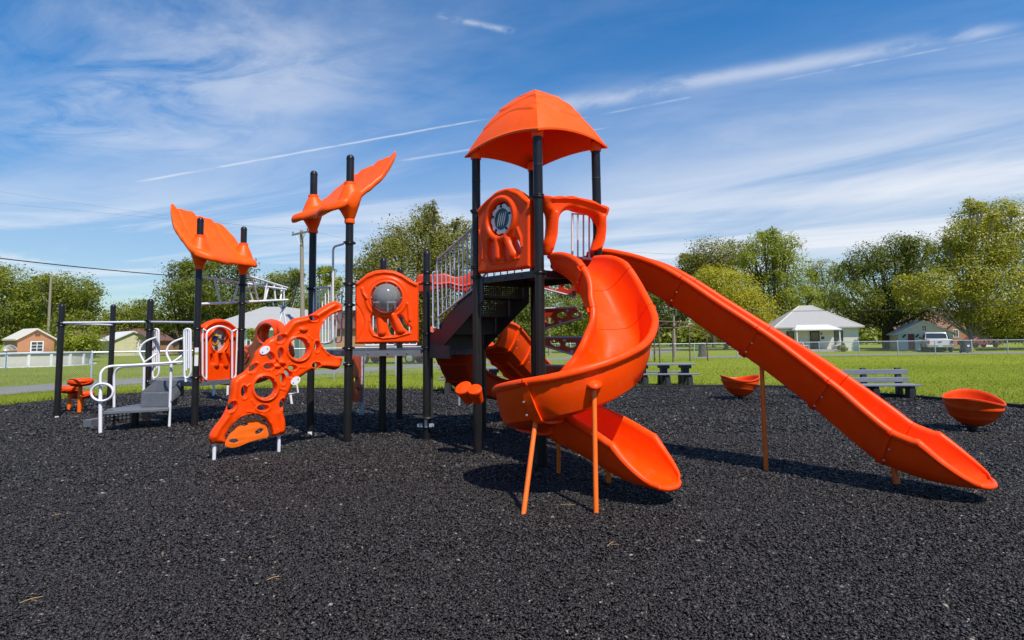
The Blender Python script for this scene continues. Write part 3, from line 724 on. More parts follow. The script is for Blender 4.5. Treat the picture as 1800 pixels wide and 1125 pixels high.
# tower panel with the spinning wheel
plT = Plane(PA['T2'], PA['T1'])
def tower_panel():
    f = lambda x, y: plT.st(*crop([(x, y)], 800, 140, 2.96)[0])
    o_ = [(134, 1006), (133, 980), (133, 840), (133, 700), (136, 672), (150, 655), (185, 622), (230, 583), (270, 568), (310, 566), (345, 580), (375, 602), (398, 622), (404, 640), (405, 820), (405, 960), (402, 980), (280, 996), (150, 1010)]
    c = f(255, 728)
    hs = [[(188, 846), (204, 840), (214, 856), (217, 900), (222, 940), (204, 948), (188, 918)], [(260, 862), (272, 856), (284, 896), (294, 934), (281, 944), (264, 915)], [(312, 832), (332, 830), (352, 858), (360, 888), (352, 906), (332, 880)]]
    holes = [[(p.x, p.y) for p in catmull([(*f(*q), 0) for q in h], 4, True)] for h in hs]+[ellipse(*c, .225, .225, n=40)]
    rel = [('ring', *c, .285, .035, .035), ('ring', *c, .245, .020, .020), ('cap', f(238, 836), f(241, 925), .055, .070, .045), ('cap', f(288, 826), f(318, 912), .055, .075, .045),
           ('line', [f(145, 790), f(158, 830), f(166, 880), f(160, 935)], .014, .016), ('line', [f(345, 780), f(362, 825), f(364, 870)], .02, .022), ('line', [f(186, 850), f(182, 920), f(205, 958), (f(280, 955)), f(350, 930)], .016, .014),
           ('line', [f(143, 690), f(185, 640), f(235, 600), f(290, 580), (f(345, 600)), f(390, 640)], .03, .018)]
    o = moulded('wheel_panel', plT, [f(*p) for p in o_], holes, .14, .035, .028, OR, ps, .010, rel)
    mb = MB(); mb.lathe(plT.w(*c, -.02), [(.25, 0), (.25, .03), (.22, .04), (0, .04)], 40, plT.n); obj('backing_disc', mb, BK, o)
    mb = MB(); mb.lathe(plT.w(*c, .03), [(.150, 0), (.150, .022), (.190, .026), (.206, .020), (.206, 0)], 60, plT.n, lambda i, an, r, h: (r+(.009*math.cos(an*10) if r > .18 else 0), h))
    wh = obj('white_wheel', mb, WH, o)
    mb = MB(); mb.lathe(plT.w(*c, .025), [(.150, 0), (.150, .008), (0, .008)], 40, plT.n); obj('teal_disc', mb, TE, wh)
    for k in range(4):
        x = -.075+.042*k; mb = MB(); mb.tube([plT.w(c[0]+x+.028*(z/.09), c[1]+z, .036) for z in (-.09, -.03, .03, .09)], [.006, .010, .010, .006], 8); obj('slot_bar', mb, WH, wh)
    for k in range(5):
        a = R(90+72*k); mb = MB(); mb.lathe(plT.w(c[0]+.175*math.cos(a), c[1]+.175*math.sin(a), .052), [(.020, 0), (.018, .014), (0, .018)], 12, plT.n); obj('bolt_cap', mb, BK, wh)
tower_panel()

# bubble panel
plB = Plane(PA['I'], PA['W'])
def bubble_panel():
    f = lambda x, y: plB.st(*crop([(x, y)], 600, 440, 3.127)[0])
    o_ = [(80, 514), (77, 500), (77, 350), (77, 200), (80, 180), (100, 165), (140, 131), (185, 113), (235, 107), (285, 112), (330, 129), (375, 157), (416, 180), (425, 198), (425, 350), (425, 490), (421, 507), (250, 511)]
    hs = [[(168, 368), (182, 360), (190, 380), (194, 420), (200, 456), (182, 450), (166, 415)], [(254, 380), (264, 384), (280, 420), (296, 456), (278, 466), (262, 440)], [(316, 366), (334, 366), (350, 396), (382, 430), (372, 446), (348, 430), (330, 400)]]
    c = f(250, 262); r = (f(330, 262)[0]-f(170, 262)[0])/2
    holes = [[(p.x, p.y) for p in catmull([(*f(*q), 0) for q in h], 4, True)] for h in hs]+[ellipse(*c, r*.98, r*.98, n=48)]
    rel = [('ring', *c, r*1.12, .024, .030), ('ring', *c, r*1.36, .030, .022), ('cap', f(212, 358), f(223, 446), .045, .080, .05), ('cap', f(284, 356), f(328, 436), .045, .080, .05),
           ('line', [f(84, 300), f(105, 330), f(122, 365), f(128, 400), f(118, 450), f(95, 495)], .012, -.014), ('line', [f(116, 212), f(124, 240), f(142, 266)], .018, .022), ('line', [f(366, 296), f(372, 330), f(376, 385)], .022, .022),
           ('line', [f(160, 385), f(160, 435), f(180, 468), f(230, 484), f(300, 478), f(376, 456)], .016, .016), ('line', [f(92, 186), f(140, 150), f(190, 130), f(240, 124), f(290, 129), f(335, 147), f(375, 174), f(410, 192)], .03, .024)]
    o = moulded('bubble_panel', plB, [f(*p) for p in o_], holes, .15, .032, .028, OR, ps, .010, rel)
    mb = MB(); mb.lathe(plB.w(*c, .055), [(r*1.0, 0), (r*.97, .05), (r*.87, .11), (r*.70, .165), (r*.45, .205), (r*.2, .222), (0, .226)], 40, plB.n); obj('bubble_window', mb, CLR, o, 80)
    for k in range(8):
        a = R(45*k); mb = MB(); mb.lathe(plB.w(c[0]+r*1.03*math.cos(a), c[1]+r*1.03*math.sin(a), .085), [(.011, 0), (.009, .010), (0, .012)], 10, plB.n); obj('screw', mb, ZN, o)
bubble_panel()

# gear panel behind the left deck
plG0 = Plane(PA['D'], PA['E'])
def gear_panel():
    pl = plG0; off = -.14
    g = lambda x, y: pl.st(*crop([(x, y)], 340, 470, 6.62)[0], off)
    o_ = [(82, 1330), (80, 1300), (80, 1000), (82, 760), (90, 690), (130, 648), (200, 615), (270, 600), (330, 603), (390, 625), (440, 660), (480, 700), (498, 730), (500, 900), (500, 1290), (496, 1320), (290, 1325)]
    hs = [[(178, 1015), (196, 1012), (205, 1050), (210, 1110), (190, 1120), (178, 1070)], [(268, 1035), (284, 1030), (302, 1080), (310, 1130), (286, 1130)], [(352, 1010), (372, 1012), (410, 1080), (432, 1125), (405, 1128), (375, 1070)]]
    holes = [[g(*p) for p in h] for h in hs]; c = g(272, 845); rx = abs(g(362, 845)[0]-g(182, 845)[0])/2; rz = abs(g(272, 715)[1]-g(272, 975)[1])/2
    holes.append(ellipse(*c, rx, rz, n=36)); sx = rx/rz
    rel = [('ring', c[0], c[1], rz*1.14, .03, .035, sx), ('cap', g(235, 1000), g(242, 1130), .04, .065, .045), ('cap', g(315, 990), g(352, 1130), .04, .065, .045), ('line', [g(*p) for p in ((95, 720), (140, 672), (205, 640), (270, 628), (335, 632), (390, 655), (440, 695), (485, 745))], .04, .04)]
    o = moulded('gear_panel', pl, [g(*p) for p in o_], holes, .12, .04, .025, OR, ps, .011, rel, off)
    fr = mat('frosted_disc', (0.42, 0.40, 0.33), 0.25, 0.12, 9)
    mb = MB(); e = ellipse(0, 0, rx*1.02, rz*1.02, n=36)
    A = [pl.w(c[0]+x, c[1]+z, off) for x, z in e]; B = [pl.w(c[0]+x, c[1]+z, off+.015) for x, z in e]; n = len(e)
    mb.add(A+B, [tuple(range(n)), tuple(range(2*n-1, n-1, -1))]+[(i, n+i, n+(i+1) % n, (i+1) % n) for i in range(n)]); d = obj('gear_window', mb, fr, o)
    def gear(x, y, R_, teeth, m, nm, of):
        cc = g(x, y); pts = []
        for k in range(teeth*4):
            a = 2*math.pi*k/(teeth*4); rr = R_*(1 if k % 4 < 2 else .86); pts.append((rr*math.cos(a)*min(1, sx), rr*math.sin(a)))
        A = [pl.w(cc[0]+p, cc[1]+q, of) for p, q in pts]; B = [p+pl.n*.018 for p in A]; n = len(pts); mb = MB()
        mb.add(A+B, [tuple(range(n-1, -1, -1)), tuple(range(n, 2*n))]+[(i, (i+1) % n, n+(i+1) % n, n+i) for i in range(n)]); return obj(nm, mb, m, d, 20)
    gear(240, 835, rz*.52, 16, YE, 'yellow_gear', off+.018); gear(232, 832, rz*.30, 10, BL, 'blue_gear', off+.038)
    gear(335, 805, rz*.20, 8, DK, 'dark_gear', off+.016); gear(325, 868, rz*.20, 8, DK, 'dark_gear', off+.016); gear(255, 935, rz*.20, 8, DK, 'dark_gear', off+.016)
    h = lambda x, y, of=.02: pl.p(*crop([(x, y)], 340, 470, 6.62)[0], of)
    mb = MB(); mb.tube(bend([h(152, 1290), h(152, 748), h(230, 700), h(300, 682), h(372, 700), h(450, 745), h(450, 1290)], .10), .020, 10); b = obj('loop_barrier', mb, WH, ps)
    mb = MB(); mb.tube(bend([h(145, 740), h(105, 712), h(105, 1270), h(150, 1310)], .06), .018, 10); obj('loop_rail', mb, WH, b)
    mb = MB(); mb.tube(bend([h(452, 745), h(510, 715), h(492, 1270), h(452, 1310)], .06), .018, 10); obj('loop_rail', mb, WH, b)
gear_panel()

# climbing wall on the front left -------------------------------------
def climbing_wall():
    f1, f2 = flat(ground(376, 812)), flat(ground(490, 796))
    pl = Plane(f1, PA['I']); ox, oy, sc = 340, 520, 3.75
    o_ = [(965, 50), (945, 38), (920, 36), (880, 55), (830, 85), (790, 113), (740, 134), (690, 142), (648, 155), (615, 185), (590, 220), (560, 250), (520, 270), (482, 290), (455, 322),
          (425, 350), (402, 378), (392, 415), (370, 455), (330, 500), (290, 525), (256, 548), (240, 590), (235, 650), (225, 705), (203, 765), (168, 822), (130, 870), (105, 915), (102, 950), (118, 976), (160, 974), (206, 970),
          (212, 925), (240, 870), (283, 823), (330, 795), (385, 783), (430, 790), (470, 815), (496, 855), (510, 895), (518, 926), (560, 920), (592, 908), (604, 868), (602, 820), (592, 780), (590, 730), (605, 680), (630, 630), (652, 590),
          (682, 550), (720, 525), (770, 494), (830, 476), (880, 480), (930, 488), (958, 472), (972, 440), (976, 405), (926, 396), (880, 370), (846, 330), (828, 280), (831, 228), (850, 182), (886, 141), (930, 116), (972, 102), (976, 76)]
    g = lambda x, y, of=0.0: pl.st(*crop([(x, y)], ox, oy, sc)[0], of)
    el = [(778, 148, 24, 15, .2), (565, 282, 25, 17, -.8), (565, 383, 13, 31, 0), (500, 400, 26, 15, .9), (485, 466, 26, 14, 0), (385, 475, 29, 15, -.8), (325, 632, 14, 31, 0), (243, 727, 29, 17, -1.0), (447, 737, 29, 14, 0),
          (575, 712, 13, 28, .15), (577, 548, 11, 27, 0), (612, 510, 26, 13, .8), (640, 475, 23, 13, .1), (802, 335, 11, 27, 0), (797, 458, 22, 14, -.1), (463, 605, 66, 66, 0), (683, 350, 62, 64, 0)]
    holes = [[g(*p) for p in ellipse(x, y, a, b, t, 40 if a > 50 else 20)] for x, y, a, b, t in el]
    rel = []
    for x, y, a, b, t in el:
        e = [g(*p) for p in ellipse(x, y, a*(1.26 if a > 50 else 1.55), b*(1.26 if a > 50 else 1.55), t, 28)]; e.append(e[0])
        rel.append(('line', e, .018 if a > 50 else .014, .026 if a > 50 else .010))
        if a > 50: e = [g(*p) for p in ellipse(x, y, a*1.07, b*1.07, t, 28)]; e.append(e[0]); rel.append(('line', e, .012, .022))
    for pts in ([(214, 955), (228, 892), (268, 832), (322, 792), (385, 776), (444, 790), (494, 838), (516, 905)], [(958, 94), (894, 122), (843, 172), (821, 226), (819, 284), (838, 338), (878, 381), (955, 408)]): rel.append(('line', [g(*p) for p in pts], .022, .034))
    rel += [('line', [g(*p) for p in pts], .05, .028) for pts in ([(920, 62), (830, 112), (760, 150), (690, 168)], [(650, 180), (625, 215), (600, 250)], [(270, 570), (258, 650), (245, 720), (215, 790), (160, 860), (130, 920)], [(940, 460), (860, 458), (780, 478)], [(580, 880), (575, 820), (562, 770)])]
    rel += [('line', [g(*p) for p in ((470, 365), (500, 395), (545, 438), (580, 470), (625, 515), (655, 548))], .006, -.022), ('dome', *g(712, 222), .07, .04, .035), ('dome', *g(575, 440), .06, .03, .03), ('dome', *g(545, 462), .05, .03, .025)]
    for x, y, a in ((670, 250, -.5), (760, 275, .9), (815, 255, 1.5), (350, 590, -.6), (365, 760, 0), (385, 700, 1), (610, 445, -.6), (578, 615, .3), (707, 470, 0), (548, 510, -.6), (545, 895, 1.5)):
        for k in (-1, 0, 1): rel.append(('dome', *g(x+15*k*math.cos(a), y+15*k*math.sin(a)), .017, .017, .012))
    o = moulded('climbing_wall', pl, [g(*p) for p in o_], holes, .15, .07, .028, OR, ps, .0105, rel)
    for x, y, a, b, t in el:
        if a > 50:
            for q in range(5):
                an = .6+q*1.257; p = g(x+a*1.16*math.cos(an), y+b*1.16*math.sin(an)); mb = MB(); mb.lathe(pl.w(*p, .088), [(.010, 0), (.008, .008), (0, .009)], 8, pl.n); obj('screw', mb, ZN, o)
    for x, y in ((458, 358), (660, 558)):
        mb = MB(); e1 = pl.d*.062+V((0, 0, .045)); e2 = (V((0, 0, 1))*.050-pl.d*.04)*.85; n = 24; cc = pl.w(*g(x, y), .072)
        A = [cc+e1*math.cos(2*math.pi*k/n)+e2*math.sin(2*math.pi*k/n) for k in range(n)]; B = [p+pl.n*.016 for p in A]
        mb.add(A+B, [tuple(range(n-1, -1, -1)), tuple(range(n, 2*n))]+[(i, (i+1) % n, n+(i+1) % n, n+i) for i in range(n)]); pt = obj('joining_plate', mb, WH, o)
        for s in (-1, 1): mb = MB(); mb.lathe(cc+e1*.55*s+pl.n*.016, [(.011, 0), (.009, .008), (0, .010)], 8, pl.n); obj('plate_bolt', mb, ZN, pt)
    for (x, y), f in (((140, 972), f1), ((566, 918), f2)):
        t = pl.p(*crop([(x, y-30)], ox, oy, sc)[0]); mb = MB(); mb.tube([V((f.x, f.y, -.02)), t], .024, 12); obj('foot_tube', mb, WH, o)
    o2 = [(206, 976), (216, 950), (232, 922), (270, 868), (320, 825), (380, 808), (430, 815), (470, 840), (490, 880), (495, 930), (440, 945), (370, 966), (300, 995), (250, 1003), (216, 992)]
    hs = [[g(*p) for p in ellipse(x, y, a, b, t, 20)] for x, y, a, b, t in ((335, 845, 27, 14, .1), (435, 893, 30, 15, -.5), (268, 957, 30, 14, 0))]
    panel('infill_plate', pl, [g(*p) for p in o2], hs, .02, .004, OL, o, off=-.02)
    for y0 in (62, 448):
        a = pl.p(*crop([(962, y0)], ox, oy, sc)[0]); mb = MB(); mb.beam(a, V((PA['I'].x, PA['I'].y, a.z))-pl.d*.05, .05, .05); obj('mounting_bracket', mb, ZN, o)
climbing_wall()

# second climber at the back left: a curved moulding with a ring and a maze disc
def back_climber():
    pl = Plane(flat(ground(372, 697)), flat(at(560, 600, PA['F'].y+.25))); ox, oy, sc = 340, 520, 3.75
    g = lambda x, y, of=0.0: pl.st(*crop([(x, y)], ox, oy, sc)[0], of)
    o_ = [(80, 452), (105, 466), (160, 472), (228, 464), (275, 448), (290, 398), (310, 352), (350, 326), (398, 314), (418, 272), (428, 212), (458, 168), (510, 152), (560, 166), (592, 202), (612, 262), (640, 330), (640, 420), (560, 500), (430, 575), (225, 590), (145, 572), (98, 540)]
    k0 = .0; rel = [('line', [g(*p) for p in ((345+rr*math.cos(t), 402+rr*math.sin(t)) for t in [q*1.1+i*5.3/26 for i in range(27)])], .018, .030) for q, rr in enumerate((14, 30, 46))]
    e = [g(*p) for p in ellipse(515, 250, 58, 70, .2, 28)]; rel += [('line', e+[e[0]], .05, .05), ('line', [g(165, 480), g(180, 520), g(205, 560), g(222, 588)], .06, .05), ('line', [g(100, 475), g(160, 484), g(228, 476), g(280, 458)], .05, .05), ('dome', *g(180, 525), .55, .42, .16)]
    o = moulded('curved_climber', pl, [g(*p) for p in o_], [[g(*p) for p in ellipse(515, 250, 40, 50, .2, 30)]], .17, .08, .05, OR, ps, .020, rel)
    for x, y in ((132, 662), (224, 662)):
        b = ground(*crop([(x, y)], ox, oy, sc)[0]); t = V((b.x, b.y, .62)); mb = MB(); mb.tube([V((b.x, b.y, -.02)), t], .035, 10); obj('foot_tube', mb, WH, o)
back_climber()

# slides --------------------------------------------------------------
def half_profile(w, h, rm, th):
    p = [(0, 0), (.34*w, .004*h), (.56*w, .03*h), (.72*w, .13*h), (.85*w, .34*h), (.96*w, .68*h), (w, h-rm*.2)]
    p += [(w+rm+rm*math.cos(a), h+rm*math.sin(a)) for a in (R(165), R(130), R(95), R(60), R(25), R(-15), R(-55), R(-90))]
    p += [(.99*w+rm*.75, .62*h), (.92*w+rm*.5, .32*h), (.78*w+.012, .03*h-th*.3), (.60*w, -th*.8), (.34*w, -th), (0, -th)]
    return p
NI = 15
def frames(path, ds=.07):
    q = catmull(path, 24); cum = [0]
    for a, b in zip(q, q[1:]): cum.append(cum[-1]+(b-a).length)
    Lt = cum[-1]; n = int(Lt/ds); out = []; j = 0
    for i in range(n+1):
        s = Lt*i/n
        while j < len(q)-2 and cum[j+1] < s: j += 1
        t = (s-cum[j])/max(1e-9, cum[j+1]-cum[j]); out.append((q[j]+(q[j+1]-q[j])*t, s))
    P = [p for p, _ in out]; T = [(P[min(i+1, n)]-P[max(i-1, 0)]).normalized() for i in range(n+1)]
    return [(P[i], T[i], out[i][1]) for i in range(n+1)], Lt
def slide(name, path, w0, h0, seams, corner, rm=.040, th=.035, bank=lambda u: 0.0, hf=None, label=None, m=OR, lip=True, wf=None):
    fr, Lt = frames(path); n = len(fr)-1
    if corner == 'auto': corner = Lt-.52
    if 'front' in seams: seams = [x if x != 'front' else min((f for f in fr if .7 < f[0].z < 1.1), key=lambda f: abs(PX+FOC*(f[0]-EYE).dot(_r)/(f[0]-EYE).dot(_f)-968))[2] for x in seams]
    def sect(P, T, s):
        lat = T.cross(V((0, 0, 1))).normalized(); up = lat.cross(T)
        b = bank(s/Lt); lat2 = lat*math.cos(b)+up*math.sin(b); up2 = up*math.cos(b)-lat*math.sin(b)
        w, h, r_ = w0*(wf(s/Lt) if wf else 1), h0, rm
        if hf: h = h0*hf(s/Lt)
        if lip and s > corner:
            t = (s-corner)/(Lt-corner); h = h*(1-t**1.35)+.012; w = w*(.38+.62*math.sqrt(max(0, 1-t**2.3))); r_ = rm*(1-.45*t)
        return lat2, up2, half_profile(w, h, r_, th)
    def at_s(s):
        s = min(max(s, 0), Lt); i = min(int(s/Lt*n), n-1); t = s/Lt*n-i
        return fr[i][0]+(fr[i+1][0]-fr[i][0])*t, (fr[i][1]+(fr[i+1][1]-fr[i][1])*t).normalized(), s
    cuts = [0]+[s for s in seams]+[Lt]; mb = MB()
    for a, b in zip(cuts, cuts[1:]):
        a2 = a+(.004 if a > 0 else 0); b2 = b-(.004 if b < Lt else 0); k = max(2, int((b2-a2)/(.045 if b2 > corner and lip else .075))); vs = []; fs = []; m_ = None
        for i in range(k+1):
            P, T, s = at_s(a2+(b2-a2)*i/k); lat, up, hp = sect(P, T, s)
            poly = hp+[(-x, y) for x, y in hp[-2:0:-1]]; m_ = len(poly); vs += [P+lat*x+up*y for x, y in poly]
        for i in range(k):
            for j in range(m_): fs.append((i*m_+j, i*m_+(j+1) % m_, (i+1)*m_+(j+1) % m_, (i+1)*m_+j))
        hn = len(half_profile(w0, h0, rm, th))
        for base in (0, k*m_):                 # end caps as strips between inner and outer skin
            idx = lambda j, sgn: base+(j if sgn > 0 or j in (0, hn-1) else m_-j)
            for sgn in (1, -1):
                for j in range(NI-1):
                    if j >= 10: break
                    o1, o2 = hn-1-j if j < 6 else hn-6, hn-2-j if j < 5 else hn-6
                    q = [idx(j, sgn), idx(j+1, sgn), idx(max(o2, j+1), sgn), idx(max(o1, j+1), sgn)]
                    u_ = []; [u_.append(x) for x in q if x not in u_]
                    if len(u_) > 2: fs.append(tuple(u_))
        mb.add(vs, fs)
    if lip:                                     # rolled lip round the exit
        P, T, s = at_s(Lt-.004); lat, up, hp = sect(P, T, s); r_ = rm*.55; w_ = hp[5][0]; q = [(w_+r_, hp[5][1]+.004)]+[(hp[k][0]*.99, hp[k][1]) for k in (4, 3, 2, 1, 0)]; q = q+[(-x, y) for x, y in q[-2::-1]]
        bow = lambda x: .05*(1-(x/(w_+r_))**2)
        mb.tube(catmull([P+lat*x+up*(y-.004)+T*bow(x) for x, y in q], 4), r_*1.05, 10)
        for sg in (1, -1): mb.ell(P+lat*sg*(w_+r_)+up*(hp[5][1]), lat*r_*1.1, T*r_*1.1, up*r_*1.1)
        mb.add([P+lat*x+up*(y+dz)+T*(bow(x) if f else -.02) for f in (0, 1) for dz in (.012, -.018) for x, y in q], [(k, k+1, 2*len(q)+k+1, 2*len(q)+k) for k in range(len(q)-1)]+[(len(q)+k, 3*len(q)+k, 3*len(q)+k+1, len(q)+k+1) for k in range(len(q)-1)])
    o = obj(name, mb, m, ps, 42)
    if label: sub_label(o, label)
    for s0 in seams:                            # bolted joint flanges round the underside
        vs = []; fs = []; m_ = None
        for ds_ in (-.030, .030):
            P, T, s = at_s(s0+ds_); lat, up, hp = sect(P, T, s); q = hp[NI-3:]
            q = q+[(-x, y) for x, y in q[-2::-1]]; cx = sum(y for _, y in q)/len(q); o_ = []; i_ = []
            for x, y in q:
                d = V((x, y-(h0*.55), 0)).normalized(); o_.append((x+d.x*.026, y+d.y*.026)); i_.append((x-d.x*.004, y-d.y*.004))
            poly = o_+i_[::-1]; m_ = len(poly); vs += [P+lat*x+up*y for x, y in poly]
        for j in range(m_): fs.append((j, (j+1) % m_, m_+(j+1) % m_, m_+j))
        h_ = m_//2
        for j in range(h_-1):
            for bb in (0, m_): fs.append((bb+j, bb+j+1, bb+m_-2-j, bb+m_-1-j))
        mb = MB(); mb.add(vs, fs); fl = obj('joint_flange', mb, m, o, 42)
        P, T, s = at_s(s0); lat, up, hp = sect(P, T, s)
        for sg in (1, -1):
            for y in (.14, .5):
                mb = MB(); c = P+lat*sg*(w0*(.93+.06*y)+rm*.75+.022)+up*(h0*y); mb.lathe(c+T*.05, [(.010, 0), (.010, .012), (0, .014)], 8, lat*sg); obj('flange_bolt', mb, ZN, fl)
    return o, at_s, Lt
mid13 = (PA['T1']+PA['T3'])/2
SP = [(mid13.x, mid13.y, 2.52), (.98, 7.16, 2.30), (1.15, 6.84, 1.86), (1.235, 6.48, 1.46), (1.13, 6.11, 1.17), (.83, 5.85, .98), (.46, 5.82, .84), (.20, 6.06, .74), (.17, 6.36, .65), (.39, 6.55, .56), (.68, 6.44, .47), (.95, 6.19, .37), (1.24, 5.87, .245), (1.49, 5.57, .20)]
sp_o, sp_at, sp_L = slide('spiral_slide', SP, .31, .36, [.62, 1.25, 'front', 3.75], 'auto', rm=.045, wf=lambda u: 1-.03*max(0, (u-.75)/.25), hf=lambda u: (.52+.48*min(1, u/.10))*(1-.28*max(0, (u-.78)/.22)),
                          bank=lambda u: R(-7)*math.sin(math.pi*min(1, u/.85))**2 if u < .85 else 0, label='orange spiral slide making a full turn')
def leg(parent, a, b, r=.024, m=OL):
    mb = MB(); mb.tube([V(a), V(b)], r, 14); return obj('support_leg', mb, m, parent)
l1b, l2b, l3b = ground(919, 912, -.02), ground(1048, 912, -.02), ground(982, 838, -.02)
leg(sp_o, l1b, at(945, 712, l1b.y+.46)); leg(sp_o, l2b, at(1044, 676, l2b.y+.24)); leg(sp_o, l3b, at(982, 775, l3b.y))
mb = MB(); b2 = at(1043, 674, l2b.y+.24); mb.ell(b2, V((.085, 0, 0)), V((0, .13, .03)), V((0, 0, .05))); obj('leg_socket', mb, OR, sp_o)
b5 = ground(1070, 855, -.02); leg(sp_o, b5, b5+V((0, 0, .22)), .03)
mid34 = (PA['T3']+PA['T4'])/2
LP = [(mid34.x, mid34.y, 2.52), (1.10, 8.44, 2.52), (1.50, 8.22, 2.47), (2.00, 7.88, 2.25), (2.62, 7.46, 1.72), (3.20, 7.03, 1.20), (3.62, 6.62, .75), (3.93, 6.25, .37), (4.12, 6.02, .25), (4.30, 5.80, .20), (4.50, 5.53, .19)]
fr_, LL = frames(LP)
def s_near(px):
    best = None
    for P, T, s in fr_:
        q = P-EYE; x = PX+FOC*q.dot(_r)/q.dot(_f)
        if best is None or abs(x-px) < best[0]: best = (abs(x-px), s)
    return best[1]
st_o, st_at, st_L = slide('straight_slide', LP, .27, .36, [s_near(x) for x in (1186, 1310, 1440, 1560)], LL-.52, rm=.045, hf=lambda u: (.55+.45*min(1, u/.13))*(1-.16*max(0, (u-.8)/.2)), wf=lambda u: 1+.16*max(0, (u-.72)/.28), label='long straight orange slide running down to the right')
lb = flat(ground(1347, 829)); pz = min(fr_, key=lambda f: (V((f[0].x, f[0].y, 0))-lb).length)[0]; leg(st_o, lb-V((0, 0, .02)), V((lb.x+.02, lb.y+.05, pz.z+.02)), .026)
lb = flat(ground(1578, 856)); leg(st_o, lb-V((0, 0, .02)), V((lb.x, lb.y+.05, .24)), .035)

# slide entrance hood
plS = Plane(PA['T1'], PA['T3'])
def hood():
    g = lambda x, y: plS.st(*crop([(x, y)], 930, 320, 3.126)[0])
    o_ = [(72, 80), (110, 84), (150, 79), (185, 84), (215, 78), (255, 88), (310, 98), (345, 112), (365, 126), (400, 132), (420, 150), (413, 182), (401, 215), (397, 280), (390, 335), (377, 376), (360, 383), (338, 380)]
    i_ = [(342, 366), (356, 320), (361, 262), (351, 212), (330, 190), (300, 179), (252, 170), (212, 157), (176, 165), (150, 192), (140, 232), (136, 290), (128, 328), (114, 366), (106, 396), (94, 402), (80, 400), (80, 340), (91, 296), (95, 240), (90, 185), (76, 150)]
    rel = [('line', [g(*p) for p in ((95, 100), (150, 98), (210, 102), (260, 114), (320, 132), (380, 158))], .035, .045), ('line', [g(*p) for p in ((378, 200), (380, 260), (374, 320), (360, 365))], .03, .03), ('line', [g(*p) for p in ((120, 180), (116, 240), (112, 300), (98, 370))], .03, .03)]
    o = moulded('slide_hood', plS, [g(*p) for p in o_+i_], [], .20, .075, .03, OR, ps, .010, rel, .03); sub_label(o, 'open wavy orange arch over the spiral slide entrance')
hood()
def bars(name, pl_, top_px, bot_px, n, m, r=.013, rr=.018, off=0.0, bottom=True, ends=True):
    """railing: top rail, bottom rail and n balusters, traced on a vertical plane"""
    a, b = pl_.p(*top_px[0], off), pl_.p(*top_px[1], off); c, d = pl_.p(*bot_px[0], off), pl_.p(*bot_px[1], off)
    mb = MB(); mb.tube([a, b], rr, 10); o = obj(name, mb, m, ps)
    if bottom: mb = MB(); mb.tube([c, d], rr, 10); obj('bottom_rail', mb, m, o)
    for k in range(n):
        t = k/(n-1) if ends else (k+.5)/n; mb = MB(); mb.tube([a+(b-a)*t, c+(d-c)*t], rr if ends and k in (0, n-1) else r, 8); obj('baluster', mb, m, o)
    return o
plR = Plane(PA['T4'], PA['T3'])
bars('tower_railing', plR, ((1006, 375), (1046, 377)), ((1006, 452), (1046, 456)), 5, WH)
plL = Plane(PA['T2'], PA['T4'])
